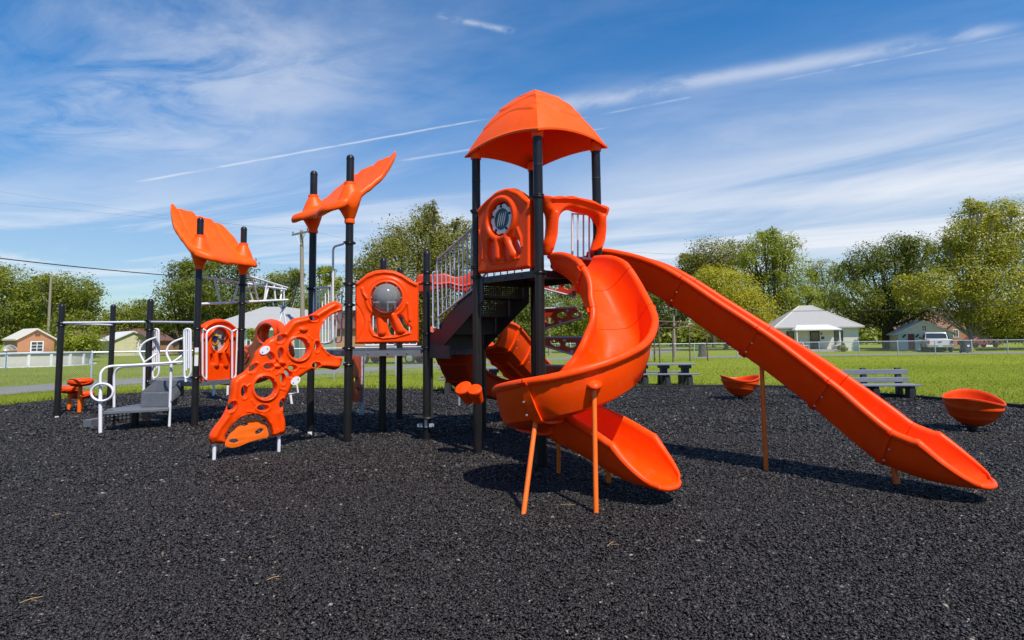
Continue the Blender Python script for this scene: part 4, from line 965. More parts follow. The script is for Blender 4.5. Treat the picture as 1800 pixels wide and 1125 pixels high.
# staircase between the hexagonal deck and the tower ------------------
def stairs():
    a0, a1 = PA['W'], PA['T2']; b0, b1 = a0+(PA['S']-a0)*.78, a1+(PA['T4']-a1)*.78; n = 4
    mb = MB(); L0 = (a1-a0).normalized(); st = None
    for k, (p, q) in enumerate(((a0, a1), (b0, b1))):
        d = (q-p).normalized(); s = p+d*.12+V((0, 0, ZH)); e = q+d*.16+V((0, 0, ZT)); up = V((0, 0, 1)); w = d.cross(up)*.008; mb = MB()
        P = [s+V((0, 0, -.10)), s+d*.10+V((0, 0, -.12)), e+V((0, 0, -.34)), e+V((0, 0, .0)), e-d*.1, s+V((0, 0, .22))]
        mb.add([x-w for x in P]+[x+w for x in P], [tuple(range(5, -1, -1)), tuple(range(6, 12))]+[(i, (i+1) % 6, 6+(i+1) % 6, 6+i) for i in range(6)])
        o = obj('staircase' if k == 0 else 'stringer', mb, DK, ps if k == 0 else st); st = st or o
    for k in range(1, n+1):
        z0 = ZH+(ZT-ZH)*(k-1)/n; z1 = ZH+(ZT-ZH)*k/n; t = (k-.2)/n; t2 = min(1.05, (k+.8)/n)
        p, q = a0+(a1-a0)*t+L0*.1, b0+(b1-b0)*t+L0*.1; p2, q2 = a0+(a1-a0)*t2+L0*.1, b0+(b1-b0)*t2+L0*.1
        i_ = (q-p)*.02; mb = MB(); z = V((0, 0, 1))
        mb.add([p+i_+z*z0, q-i_+z*z0, q-i_+z*z1, p+i_+z*z1], [(0, 1, 2, 3)]); obj('riser', mb, PERF if k > 2 else DK, st)
        if k < n: mb = MB(); mb.hexa([p+i_+z*(z1-.02), q-i_+z*(z1-.02), q2-i_+z*(z1-.02), p2+i_+z*(z1-.02), p+i_+z*z1, q-i_+z*z1, q2-i_+z*z1, p2+i_+z*z1]); obj('tread', mb, DK, st)
    mb = MB(); mb.beam(a0+L0*.12+V((0, 0, ZH-.03)), a0+L0*.72+V((0, 0, ZH-.03)), .03, .20); obj('stair_skirt', mb, DK, st)
    pl_ = Plane(a0, a1)
    for pl2, nm in ((pl_, 'front_handrail'),):
        P = lambda x, y: pl2.p(x, y, .03)
        mb = MB(); mb.tube(bend([P(771, 578), P(768.5, 457), P(834, 398)], .07), .019, 10); h = obj(nm, mb, LV, st)
        mb = MB(); mb.tube(bend([P(763, 478), P(770, 478)], .02), .018, 8); obj('handrail_bracket', mb, WH, st)
        mb = MB(); mb.tube([P(771, 557), P(832, 508)], .017, 10); obj('lower_rail', mb, LV, st)
        for k in range(1, 9):
            t = k/8.6; mb = MB(); mb.tube([P(768.5+65*t, 457-59*t+1), P(771+61*t, 557-49*t)], .011, 8); obj('baluster', mb, LV, st)
        mb = MB(); mb.tube(bend([P(761.5, 478), P(761.5, 578), P(772, 574), P(772, 560)], .07), .017, 10); obj('handrail_loop', mb, WH, st)
    pb = Plane(b0, b1); Q = lambda t, z: b0+(b1-b0)*t+V((0, 0, z))
    mb = MB(); mb.tube([Q(.1, ZH+1.0), Q(1, ZT+.95)], .019, 8); h2 = obj('back_handrail', mb, LV, st)
    for k in range(8): t = .1+.9*k/7; mb = MB(); mb.tube([Q(t, ZH+.15+(ZT-ZH)*t), Q(t, ZH+1.0+(ZT-ZH)*(t-.1)/.9)], .011, 6); obj('baluster', mb, LV, st)
stairs()

# hexagonal deck railings ---------------------------------------------
plF = Plane(PA['F'], PA['I'])
bars('deck_railing', plF, ((551, 506.5), (583, 503)), ((551, 604), (583, 602)), 7, WH, .012, .016)
mb = MB(); mb.tube(bend([plF.p(603, 429), plF.p(585.5, 434), plF.p(585, 601), plF.p(570, 604)], .09), .019, 10); tall = obj('tall_grab_rail', mb, WH, ps)
mb = MB(); mb.tube(bend([plF.p(603, 513), plF.p(593, 518), plF.p(592, 560), plF.p(590, 602), plF.p(600, 600), plF.p(601, 512)], .05), .014, 8); obj('loop_rail', mb, LV, tall)
def rear_rails():
    a = V((dF.x+.45, dY.y, 0)); b = V((dY.x+.35, dY.y, 0))
    mb = MB(); mb.tube([a+V((0, 0, ZH+.95)), b+V((0, 0, ZH+.95))], .018, 8); o = obj('rear_railing', mb, WH, ps)
    for k in range(8): p = a+(b-a)*k/7; mb = MB(); mb.tube([p+V((0, 0, ZH+.06)), p+V((0, 0, ZH+.95))], .013, 8); obj('baluster', mb, WH, o)
    mb = MB(); mb.tube([a+V((0, 0, ZH+.06)), b+V((0, 0, ZH+.06))], .018, 8); obj('bottom_rail', mb, WH, o)
rear_rails()
# wavy orange guard and the double slide behind the deck
def back_slides():
    Y = 10.7; pts_t = [(733, 486), (748, 482), (764, 483), (782, 481), (800, 487), (818, 484), (836, 478)]; pts_b = [(836, 520), (820, 515), (800, 511), (785, 505), (764, 511), (748, 514), (733, 513)]
    pl = Plane((-3, Y), (3, Y+.6)); t = [pl.st(*p) for p in pts_t]; b = [pl.st(*p) for p in pts_b]
    o = panel('wavy_guard', pl, t+b, [], .14, .035, RD, ps)
    q = [(733, 499), (750, 497), (770, 500), (790, 498), (812, 503), (836, 497)]; mb = MB(); mb.tube([pl.w(*pl.st(p.x, p.y), .075) for p in catmull([(x, y, 0) for x, y in q], 5)], .02, 8); obj('ridge_relief', mb, OR, o)
    mb = MB(); c = pl.p(826, 545); mb.ell(c, pl.d*.18, V((0, 0, .40)), pl.n*.12); obj('guard_wing', mb, RD, o)
    def wp(l): return [((px-900)*Y_/1000, Y_, z) for px, Y_, z in l]
    c1, _, L1 = slide('curved_back_slide', wp([(790, 9.75, 1.50), (794, 10.2, 1.26), (803, 10.7, .92), (826, 11.2, .62), (866, 11.6, .44), (915, 11.8, .34)]), .30, .36, [.62, 1.25], 99, m=RD, lip=False)
    c2, _, L2 = slide('straight_back_slide', wp([(846, 9.85, 1.50), (868, 10.25, 1.42), (893, 10.8, 1.12), (921, 11.5, .76), (948, 12.2, .45), (974, 12.8, .30), (1000, 13.2, .26)]), .38, .42, [.45, 1.05, 1.65], 99, m=OR, lip=False)
    for c_, pts in ((c2, ((880, 10.5, 1.22), (905, 11.1, .92), (935, 11.85, .56))),):
        for sx in (-.12, .12): mb = MB(); mb.tube([V(((px-900)*Y_/1000+sx, Y_-.03, z-.03)) for px, Y_, z in pts], .03, 8); obj('underside_rib', mb, OR, c_)
    lb_ = ground(807, 716, -.02); mb = MB(); mb.tube([lb_, V((lb_.x, lb_.y, .95))], .03, 10); obj('support_leg', mb, ZN, c1)
back_slides()
def dark_support():
    b = flat(ground(758.5, 737)); mb = MB(); mb.lathe(b, [(.032, -.02), (.032, ZH-.05)], 12); obj('deck_support', mb, DK, ps)
dark_support()

# drums, dish, edge-on climbing board ---------------------------------
def drums():
    for (tx, ty), (bx, by), r1, r2, Y in (((813, 680), (826, 703), .115, .085, 7.98), ((833.5, 683), (841, 705), .095, .070, 7.84)):
        a, b = at(tx, ty, Y-.10), at(bx, by, Y+.04); ax = (b-a); L_ = ax.length; mb = MB()
        mb.lathe(a, [(0, -.004), (r1*.86, 0), (r1*.98, .006), (r1*1.06, .02), (r1*1.06, .040), (r1*.96, .05), (r1*.90, L_*.5), (r2, L_), (0, L_+.005)], 28, ax, lambda i, an, r, h: (r*(1+.025*math.cos(an*12)) if i in (5, 6, 7) else r, h))
        o = obj('drum', mb, OR, ps, 30)
        mb = MB(); mb.torus(a+ax.normalized()*.004, ax, r1*.80, .006, 28, 6); obj('drum_rim', mb, OR, o)
    p = at(826, 697, 8.02); mb = MB(); mb.tube([p, V((PA['T2'].x, PA['T2'].y, p.z))], .03, 8); obj('drum_bracket', mb, OR, ps)
drums()
def dish():
    p = PA['W']; z = topz('W', 733); mb = MB(); mb.lathe(p+V((0, 0, z)), [(PR+.002, -.028), (.12, -.026), (.168, -.012), (.176, 0), (.170, .012), (.13, .014), (PR+.002, .016)], 32); o = obj('round_seat', mb, BK, ps)
    zb = topz('W', 746)
    for s in (-1, 1): mb = MB(); mb.box(p+V((s*.085, -PR-.02, zb-.028)), .075, .03, .055, s*.35); mb.box(p+V((s*.12, -PR-.045, zb-.022)), .025, .012, .044, s*.35); obj('seat_bracket', mb, ZN, o)
    mb = MB(); mb.box(p+V((0, -PR-.012, zb-.035)), .045, .03, .15); obj('seat_stem', mb, ZN, o)
dish()
def board():
    Y = 11.6; a, b = at(619, 700, Y), at(633, 700, Y+.7); pl = Plane(flat(a), flat(b)); c = lambda q: [pl.st(*p) for p in q]
    holes = [[pl.st(*p) for p in ellipse(x, y, rx, ry, .3, 16)] for x, y, rx, ry in ((626.5, 621, 4, 5), (623, 667, 3.2, 4.5), (626, 686, 3.4, 4.5))]
    o = panel('hand_hold_board', pl, c([(619, 617), (633, 617), (633, 706), (618, 706)]), holes, .05, .008, RD, ps, smooth=False)
    p0, p1 = at(636, 616, Y+.75), at(636, 734, Y+.75); mb = MB(); mb.hexa([V((p0.x+x, p0.y+y, z)) for z in (-.01, p0.z) for x, y in ((-.045, -.03), (.055, -.03), (.055, .03), (-.045, .03))])
    obj('textured_board', mb, mat('speckled_board', (.42, .41, .46), .7, .55, 30.0, .5, 60), o)
board()
# swirl climber of perforated red blades behind the spiral slide
def blade_climber():
    Y0, Y1 = 9.25, 8.9; pl = Plane((at(962, 600, Y0).x, Y0), (at(1040, 600, Y1).x, Y1)); ox, oy, sc = 900, 440, 4.6875
    for poly, hl, bt in (([(268, 255), (520, 250), (560, 268), (520, 385), (268, 318)], [(348, 296, 44, 26, .2), (462, 298, 34, 24, .2)], [(425, 264), (486, 355)]),
                         ([(268, 480), (530, 470), (580, 555), (268, 648)], [(312, 578, 38, 26, .3), (414, 533, 42, 24, -.1), (530, 530, 40, 22, -.3)], [(456, 498), (398, 592)]),
                         ([(268, 718), (585, 715), (545, 872), (268, 790)], [(358, 766, 46, 24, .45), (485, 776, 46, 24, 0)], [(434, 742), (494, 838)]),
                         ([(268, 948), (525, 952), (500, 1060), (268, 1085)], [(425, 1008, 44, 24, -.1)], [(464, 976)]),
                         ([(520, 1220), (760, 1190), (790, 1270), (560, 1300)], [(640, 1245, 44, 22, -.1)], [(690, 1220)])):
        holes = [[pl.st(*p) for p in crop(ellipse(*h, 20), ox, oy, sc)] for h in hl]
        o = panel('climber_blade', pl, [pl.st(*p) for p in crop(poly, ox, oy, sc)], holes, .03, .006, RD, ps, smooth=False)
        for i in (0, 2):
            q = crop(poly, ox, oy, sc); a, b = (q[0], q[1]) if i == 0 else (q[-1], q[-2]); mb = MB(); mb.tube([pl.p(*a, .02), pl.p(*b, .02)], .016, 8); obj('blade_edge_tube', mb, LV, o)
        for p in bt: mb = MB(); mb.lathe(pl.p(*crop([p], ox, oy, sc)[0], .015), [(.034, 0), (.034, .012), (.012, .016), (.012, .022), (0, .022)], 4, pl.n); obj('blade_bolt', mb, ZN, o)
blade_climber()

# overhead ladder, chinning bars, hanging A-frame ---------------------
def overhead():
    D_, E_ = PA['D'], PA['E']; ox, oy, sc = 340, 470, 6.62
    c = lambda x, y, Y: at(*crop([(x, y)], ox, oy, sc)[0], Y)
    yD, yE, yz = D_.y, E_.y, E_.y+1.9
    def rail(p, q, n=2, r=.026): mb = MB(); mb.tube([p, q], r, 12); return mb
    t1a, t1b = c(60, 108, yD), c(1075, 258, yz); t2a, t2b = c(570, 80, yE), c(1095, 240, yz+.3); b1a, b1b = c(50, 428, yD), c(1098, 378, yz+.1)
    o = obj('overhead_ladder', rail(b1a, b1b), WH, ps); obj('top_rail', rail(t1a, t1b), WH, o); obj('top_rail', rail(t2a, t2b), WH, o)
    def lerp(a, b, t): return a+(b-a)*t
    for t, s in ((.15, .21), (.40, .34), (.50, .555), (.76, .70), (.97, .95)): obj('rung', rail(lerp(t1a, t1b, t), lerp(b1a, b1b, s), r=.020), WH, o)
    for t, s in ((.18, .62), (.50, .69), (.66, .835), (.86, .90)): obj('rung', rail(lerp(t2a, t2b, t), lerp(b1a, b1b, s), r=.020), WH, o)
    ap = c(1042, 462, yz+.1); mb = MB(); mb.tube([c(1040, 385, yz+.1), ap], .03, 10); mb.ell(ap, V((.07, 0, 0)), V((0, .05, 0)), V((0, 0, .05))); ap_o = obj('end_swivel', mb, ZN, o)
    fr0 = ground(513, 713, -.02); mb = MB(); mb.tube([ap, at(524, 690, yz+.2), at(507, 693, yz)], .022, 10); obj('hanging_frame', mb, WH, o)
    mb = MB(); mb.tube([ap, at(486, 590, yz-.1), at(480, 668, yz)], .022, 10); obj('hanging_frame', mb, WH, o)
    mb = MB(); mb.tube([fr0, at(510, 691, fr0.y)], .032, 10); obj('frame_foot', mb, WH, o)
overhead()
def chin_bars():
    def bar(a, pa, b, pb, r=.024): mb = MB(); mb.tube([PA[a]+V((0, 0, topz(a, pa))), PA[b]+V((0, 0, topz(b, pb)))], r, 12); return mb
    o = obj('chin_bar', bar('A', 567.5, 'C', 566), WH, ps); obj('chin_bar', bar('C', 566, 'D', 567), LV, ps); obj('chin_bar', bar('A', 568.5, 'B', 571.5), WH, ps)
chin_bars()

# transfer steps and handrails on the far left ------------------------
def transfer():
    zp = .395; fl = flat(ground(176.4, 763)); frr = flat(ground(297.5, 752)); w = (frr-fl); n = V((-w.y, w.x, 0)).normalized()
    pl = [fl+n*.03, frr+n*.03, frr+n*.45+w*.02, flat(ground(236, 711, zp))+V((.15, .2, 0)), flat(ground(236, 711, zp)), fl+n*.45-w*.03]
    poly = [flat(ground(181, 723.5, zp)), flat(ground(297, 717.5, zp)), flat(ground(299, 711, zp)), flat(ground(262, 709, zp)), flat(ground(237, 711, zp)), flat(ground(188, 719, zp))]
    mb = MB(); mb.prism([(p.x, p.y) for p in poly], zp-.055, zp); o = obj('transfer_platform', mb, GR, ps, bevel=.008)
    # ground step
    a, b, c_ = ground(146, 755), ground(158, 757), ground(175, 748); mb = MB(); d = (V((181, 0, 0)))
    p0, p1, p2 = ground(146, 738, .16), ground(160, 738, .16), ground(186, 733, .16); bk = V((.12, .55, 0))
    mb.prism([(p.x, p.y) for p in (p0, p1, p2, p2+bk, p0+bk)], -.01, .16); obj('ground_step', mb, GR, o, bevel=.006)
    q0, q1 = ground(182, 748.5), ground(232, 742); mb = MB(); mb.add([V((q0.x, q0.y, -.01)), V((q1.x, q1.y, -.01)), V((q1.x, q1.y, zp-.06)), V((q0.x, q0.y, zp-.06))], [(0, 1, 2, 3)]); obj('perforated_riser', mb, PERF2, o)
    q = flat(ground(237, 750)); mb = MB(); mb.lathe(q, [(PR, -.02), (PR, zp-.05)], 20); obj('platform_post', mb, BK, o)
    # step boxes 2 and 3 with the side cheek
    z2 = .665; s0, s1 = flat(at(247.5, 700, 10.98)), flat(at(296, 700, 10.98)); bk2 = V((-.02, .34, 0))
    mb = MB(); mb.prism([(p.x, p.y) for p in (s0, s1, s1+bk2, s0+bk2)], zp+.004, z2); obj('middle_step', mb, GR, o, bevel=.006)
    s2, s3 = flat(at(275, 680, 11.34)), flat(at(321, 680, 11.34)); mb = MB(); mb.prism([(p.x, p.y) for p in (s2, s3, s3+V((0, .05, 0)), s2+V((0, .05, 0)))], z2-.1, ZL+.015); obj('upper_step', mb, GR, o, bevel=.004)
    w_ = V((.015, -.004, 0))
    for q in ([at(297, 689, 10.99), at(299, 708, 10.99), at(322, 688, 11.34), at(322, 668, 11.34)], [at(249, 688, 11.30), at(251, 700, 11.30), at(276, 690, 11.36), at(276, 668, 11.36)]):
        mb = MB(); mb.add(q+[p+w_ for p in q], [(0, 1, 2, 3), (7, 6, 5, 4)]+[(i, (i+1) % 4, 4+(i+1) % 4, 4+i) for i in range(4)]); obj('step_cheek', mb, GR, o)
    # white handrails
    r = .023; H = lambda x, y, Y: at(x, y, Y); y1 = fl.y; y2 = frr.y; yb = PA['B'].y-.9
    mb = MB(); mb.tube([V((fl.x, fl.y, -.02)), H(176.5, 690, y1+.02)], .030, 12); h1 = obj('handrail', mb, WH, ps)
    mb = MB(); mb.tube(bend([H(176.5, 700, y1+.02), H(176.5, 644.5, y1+.04), H(250, 641, y1+.5), H(337, 635, PA['D'].y-.08)], .20, 8), r, 12); obj('rail_tube', mb, WH, h1)
    yr = ground(200, 716, zp).y
    mb = MB(); mb.tube(bend([H(200.5, 716, yr), H(200.5, 645.5, yr), H(255, 642.5, yr-.1), H(337, 637.5, PA['D'].y+.1)], .22, 8), r, 12); obj('handrail', mb, WH, ps)
    mb = MB(); cc = H(179.5, 689.5, y1-.02); mb.torus(cc, V((0.1, -1, 0)), .185, .021, 40, 10, .83, e1=V((1, .1, 0)).normalized()); obj('steering_ring', mb, WH, h1)
    mb = MB(); mb.tube([V((frr.x, frr.y, -.02)), H(301, 638, y2)], .025, 12); h3 = obj('handrail', mb, WH, ps)
    def loop(base, Y, dx, parent):
        bx, by = base; pts = [H(bx, by, Y), H(bx-9+dx, by-17, Y), H(bx-6+dx, by-29, Y+.02), H(bx+4+dx, by-38, Y+.05), H(bx+21, by-44, Y+.1)]
        mb = MB(); mb.tube(bend(pts, .10), r*.92, 10); obj('grab_loop', mb, WH, parent)
        mb = MB(); mb.tube(bend([H(bx, by, Y), H(bx+12, by-8, Y+.03), H(bx+21, by-15, Y+.1)], .06), r*.92, 10); obj('grab_loop', mb, WH, parent)
    loop((301, 638.5), y2, 0, h3)
    yc = PA['C'].y-.12; mb = MB(); mb.tube([H(252.5, 690, yc), H(253.5, 637, yc)], .025, 12); h4 = obj('handrail', mb, WH, ps); loop((253.5, 637), yc, 0, h4)
    for bx, Y in ((267.5, PA['C'].y+.1), (323.5, PA['D'].y-.15)):
        mb = MB(); mb.tube(bend([H(bx, 590, Y), H(bx+.5, 579, Y), H(bx+11.5, 578, Y), H(bx+12, 655, Y), H(bx+8, 664, Y), H(bx+1, 664, Y), H(bx, 590, Y)], .06), .020, 10); b = obj('loop_barrier', mb, WH, ps)
        for k in (4, 8): mb = MB(); mb.tube([H(bx+k, 579, Y), H(bx+k, 655-k, Y)], .016, 8); obj('baluster', mb, WH, b)
        mb = MB(); mb.tube([H(bx+3, 664, Y), H(bx+3, 671, Y)], .022, 8); obj('barrier_foot', mb, WH, b)
transfer()

# ================================================================ OTHER PLAYGROUND THINGS
def pod(name, label, base, zc, r, yaw):
    t = thing(name, label, 'stepping pod', base, 0, 'mushroom stepping pods'); b = V(base)
    mb = MB(); mb.tube([b+V((0, 0, -.02)), b+V((0, 0, zc-.1))], .042, 16); obj('stem', mb, OL, t)
    mb = MB(); mb.lathe(b+V((0, 0, zc)), [(.05, -.13), (.13, -.12), (r*.78, -.085), (r*.96, -.045), (r, -.005), (r*.97, .03), (r*.80, .055), (r*.4, .063), (0, .064)], 36, mod=lambda i, an, q, h: (q*(1+.03*math.cos(3*(an-yaw))), h-.022*math.cos(3*(an-yaw))*(i in (2, 3)) ))
    cp = obj('cap', mb, OR3, t, 60); mb = MB(); mb.tube([b+V((r*.97*math.cos(a), r*.97*math.sin(a), zc-.045+.02*math.cos(3*(a-yaw)))) for a in [2*math.pi*k/36 for k in range(36)]], .012, 6, True); obj('cap_ridge', mb, OR3, cp); return t
p1, p2, p3 = flat(ground(139, 726.5)), flat(ground(121, 721.5)), flat(ground(144, 718))
pod('stepping_pod', 'tallest orange mushroom stepping pod in front of the other two', p1, .75, .25, .3)
pod('stepping_pod', 'orange mushroom stepping pod peeking out beside the leftmost black post', p2, .54, .25, 1.1)
pod('stepping_pod', 'lowest orange mushroom stepping pod, half hidden behind the tallest one', p3, .37, .25, 2.0)

def bowl(label, base, r, h, yaw, tilt, tdir):
    t = thing('spinner_bowl', label, 'spinner bowl', base, 0, 'orange spinner bowls'); b = V(base)
    z0 = .10; N_ = 56
    Mx = Matrix.Rotation(tilt, 4, V((math.cos(tdir), math.sin(tdir), 0)))
    def P(rr, z, a): return b+V((0, 0, z0))+(Mx @ V((rr*math.cos(a), rr*math.sin(a), z)))
    def rim(a): return h+.05*math.cos(2*(a-yaw))
    prof = [(0.0, 0), (.20, .008), (.38, .06), (.58, .19), (.75, .37), (.89, .59), (.965, .80), (1.0, 1.0)]
    fine = catmull([(x, y, 0) for x, y in prof], 4); vs = []; fs = []
    rows = [(p.x*r, p.y, 0) for p in fine]+[(r*1.035, 1.0, .012), (r*1.04, 1.0, -.012)]
    inner = [(r*.985, 1.0, .014), (r*.95, .985, 0)]+[(p.x*r*.94, .03+p.y*.95, 0) for p in reversed(fine[:-1])]
    for q, (rr, zf, dz) in enumerate(rows[:-2]+[rows[-1], rows[-2]]+inner):
        for k in range(N_):
            a = 2*math.pi*k/N_; z = zf*rim(a)+dz; rad = rr
            if q < len(rows)-2 and rr > .3*r:       # spiral grooves on the outside
                rad += .020*max(0, math.sin(z*36+2.6*math.sin(a-yaw)+2*a))**2*min(1, (1-zf)*6)
            vs.append(P(rad, z, a))
    m_ = len(rows)+len(inner)
    for j in range(m_-1):
        for k in range(N_): fs.append((j*N_+k, j*N_+(k+1) % N_, (j+1)*N_+(k+1) % N_, (j+1)*N_+k))
    mb = MB(); mb.add(vs, fs); obj('bowl', mb, OR3, t, 50)
    mb = MB(); mb.lathe(b, [(.16, 0), (.16, .025), (.07, .035), (.07, .10), (.17, .105), (.17, .12), (.05, .13)], 20); obj('spinner_base', mb, BK, t)
bowl('smaller looking orange spinner bowl on the mulch in front of the picnic lawn', flat(ground(1302, 703)), .465, .47, R(0), R(1), 0)
bowl('near orange spinner bowl at the right edge with its hollow inside showing', flat(ground(1709, 758)), .405, .47, R(55), R(9), R(0))

# ================================================================ CHAIN LINK FENCES
def fence(name, label, pts, h, gap, dia, wire, posts_every, skip_mesh=False):
    t = thing(name, label, 'fence', pts[0]); base = pts[0]
    seg = [(a, b) for a, b in zip(pts, pts[1:])]; Pm = []; Fm = []; nv = 0
    for a, b in seg:
        d = b-a; L_ = d.length; d.normalize(); nrm = V((-d.y, d.x, 0))
        n = int((L_+h)/dia)
        for sgn in (1, -1):
            for k in range(-int(h/dia)-1, n+1):
                s0 = k*dia; s1 = s0+h
                # clip the diagonal wire to the panel
                u0, u1 = max(0, -s0/h), min(1, (L_-s0)/h)
                if u1 <= u0: continue
                z0, z1 = (u0*h, u1*h) if sgn > 0 else (h-u0*h, h-u1*h)
                p = a+d*(s0+u0*h)+V((0, 0, z0+gap)); q = a+d*(s0+u1*h)+V((0, 0, z1+gap)); w = (q-p).normalized().cross(nrm)*wire/2; of = nrm*(sgn*.002)
                Pm += [p-w+of, q-w+of, q+w+of, p+w+of]; Fm += [nv, nv+1, nv+2, nv+3]; nv += 4
    o = fast_mesh('wire_mesh', np.array([(p.x-base.x, p.y-base.y, p.z-base.z) for p in Pm]), np.array(Fm), 4, ZN); o.parent = t
    mb = MB()
    for a, b in seg: mb.tube([a+V((0, 0, h+gap)), b+V((0, 0, h+gap))], .030, 8)
    obj('top_rail', mb, ZN, t)
    for i, (a, b) in enumerate(seg):
        d = b-a; n = max(1, round(d.length/posts_every))
        for k in range(n+(i == len(seg)-1)):
            p = a+d*(k/n); mb = MB(); mb.lathe(p, [(.035, 0), (.035, h+gap+.03), (.02, h+gap+.06), (0, h+gap+.07)], 10); obj('fence_post', mb, ZN, t)
fA = [ground(-330, 722), flat(ground(159, 686)), V((-3.0, 27.6, 0)), V((10, 41.5, 0))]
fA = [flat(p) for p in fA]
fence('chain_link_fence', 'silver chain link fence running along the road on the left', fA, 1.27, .04, .075, .0042, 3.1)
fence('chain_link_fence', 'silver chain link fence along the street in front of the white house', [V((10.06, 41.56, 0)), V((30, 44.5, 0)), V((62, 48.5, 0))], 1.10, .04, .10, .0042, 3.3)

# ================================================================ BENCH AND PICNIC TABLES
PLANK = mat('grey_recycled_plank', (0.17, 0.185, 0.225), 0.55, 0.12, 6.0, 0.2, 50)
LEGM = mat('charcoal_recycled_plastic', (0.030, 0.030, 0.034), 0.6, 0.2, 8)
def bench():
    b1, b0 = flat(ground(1593, 699)), flat(ground(1446, 686)); b0 = V((b1.x-2.45, b1.y+.12, 0)); d = (b1-b0).normalized(); n = V((-d.y, d.x, 0)); n = n if n.y > 0 else -n
    # the bench faces the play area: its back plank row is nearest to the lawn
    t = thing('park_bench', 'grey plank bench with charcoal supports behind the straight slide', 'bench', b0); L_ = (b1-b0).length
    for z, y, hh, name in ((.60, .06, .125, 'back_slat'), (.40, .03, .125, 'back_slat')):
        mb = MB(); mb.hexa([b0+d*s-n*(-y)+n*yy+V((0, 0, z+zz)) for zz in (0, hh) for s, yy in ((-.35, 0), (L_+.12, 0), (L_+.12, .045), (-.35, .045))]); obj(name, mb, PLANK, t, bevel=.008)
    for k in range(3): mb = MB(); y = -.50+.155*k; mb.hexa([b0+d*s+n*yy+V((0, 0, .335+zz)) for zz in (0, .04) for s, yy in ((-.35, y), (L_+.10, y), (L_+.10, y+.14), (-.35, y+.14))]); obj('seat_slat', mb, PLANK, t, bevel=.006)
    for s in (L_-1.86, L_-.98, L_-.10):
        p = b0+d*s; mb = MB()
        mb.hexa([p+d*x+n*y+V((0, 0, z)) for z, ys in ((0, (.02, .18)), (.77, (.10, .18))) for x, y in ((-.065, ys[0]), (.065, ys[0]), (.065, ys[1]), (-.065, ys[1]))])
        mb.hexa([p+d*x+n*y+V((0, 0, z)) for z in (.25, .335) for x, y in ((-.06, -.46), (.06, -.46), (.06, .05), (-.06, .05))])
        mb.hexa([p+d*x+n*y+V((0, 0, z)) for z, y0 in ((0, -.42), (.26, -.46)) for x, y in ((-.08, y0), (.08, y0), (.08, y0+.20), (-.08, y0+.20))]); obj('bench_support', mb, LEGM, t, bevel=.01)
bench()
def picnic(loc, rz, label):
    t = thing('picnic_table', label, 'picnic table', loc, 0, 'grey picnic tables on the lawn'); o = V(loc); ca, sa = math.cos(rz), math.sin(rz)
    def bx(mb, x0, x1, y0, y1, z0, z1, tp=0.0):
        mb.hexa([o+V((x*ca-y*sa, x*sa+y*ca, z)) for z, g in ((z0, tp), (z1, 0)) for x, y in ((x0+g, y0+g), (x1-g, y0+g), (x1-g, y1-g), (x0+g, y1-g))])
    for k in range(5): mb = MB(); bx(mb, -.98, .98, -.37+.15*k, -.37+.15*k+.14, .71, .755); obj('top_plank', mb, PLANK, t, bevel=.006)
    for sgn in (-1, 1):
        for k in range(2): mb = MB(); y = sgn*.68-.14+.145*k; bx(mb, -.98, .98, y, y+.135, .42, .46); obj('seat_plank', mb, PLANK, t, bevel=.006)
    for x in (-.70, 0, .70):
        mb = MB(); bx(mb, x-.10, x+.10, -.18, .18, 0, .60, .03); bx(mb, x-.15, x+.15, -.28, .28, .601, .708); bx(mb, x-.05, x+.05, -.75, .75, .36, .418)
        for sgn in (-1, 1): bx(mb, x-.07, x+.07, sgn*.68-.10, sgn*.68+.10, 0, .358)
        obj('table_support', mb, LEGM, t)
pt = ground(1165, 681); picnic((pt.x+.16, pt.y+.45, 0), R(-4), 'grey picnic table on the lawn right of the spiral slide')
pt = ground(826, 692); picnic((pt.x, pt.y+.55, 0), R(3), 'grey picnic table on the lawn seen behind the tower posts')

# ================================================================ OLD PIPE FRAME, UTILITY POLES, WIRES
RUST = mat('rusty_pipe', (0.14, 0.085, 0.06), 0.75, 0.35, 12)
def pipe_frame():
    Y = 37.0; t = thing('pipe_frame', 'rusty brown pipe frame of an old swing on the far lawn', 'swing frame', at(1160, 632, Y))
    def leg_(x0, y0, x1, y1, Y0, Y1=None): a, b = at(x0, y0, Y0), at(x1, y1, Y1 or Y0); b.z = -.02; mb = MB(); mb.tube([a, b], .045, 8); obj('frame_leg', mb, RUST, t)
    leg_(1157, 564, 1160, 632, 36); leg_(1182, 577, 1183, 630, 38); leg_(1211, 575, 1213, 629, 38.5); leg_(1150, 575, 1150.5, 631, 38); leg_(1242, 585, 1244, 628, 39)
    for a, b in (((1157, 564.5, 36), (1212, 567, 37.5)), ((1157, 576.5, 36), (1182, 576.5, 38)), ((1182, 577, 38), (1211, 574.5, 38.5)), ((1182, 577, 38), (1196, 567, 37)), ((1211, 575, 38.5), (1222, 572, 39)), ((1211, 575, 38.5), (1243, 586, 39)), ((1150, 576, 38), (1157, 565, 36))):
        mb = MB(); mb.tube([at(*a), at(*b)], .04, 8); obj('frame_bar', mb, RUST, t)
pipe_frame()
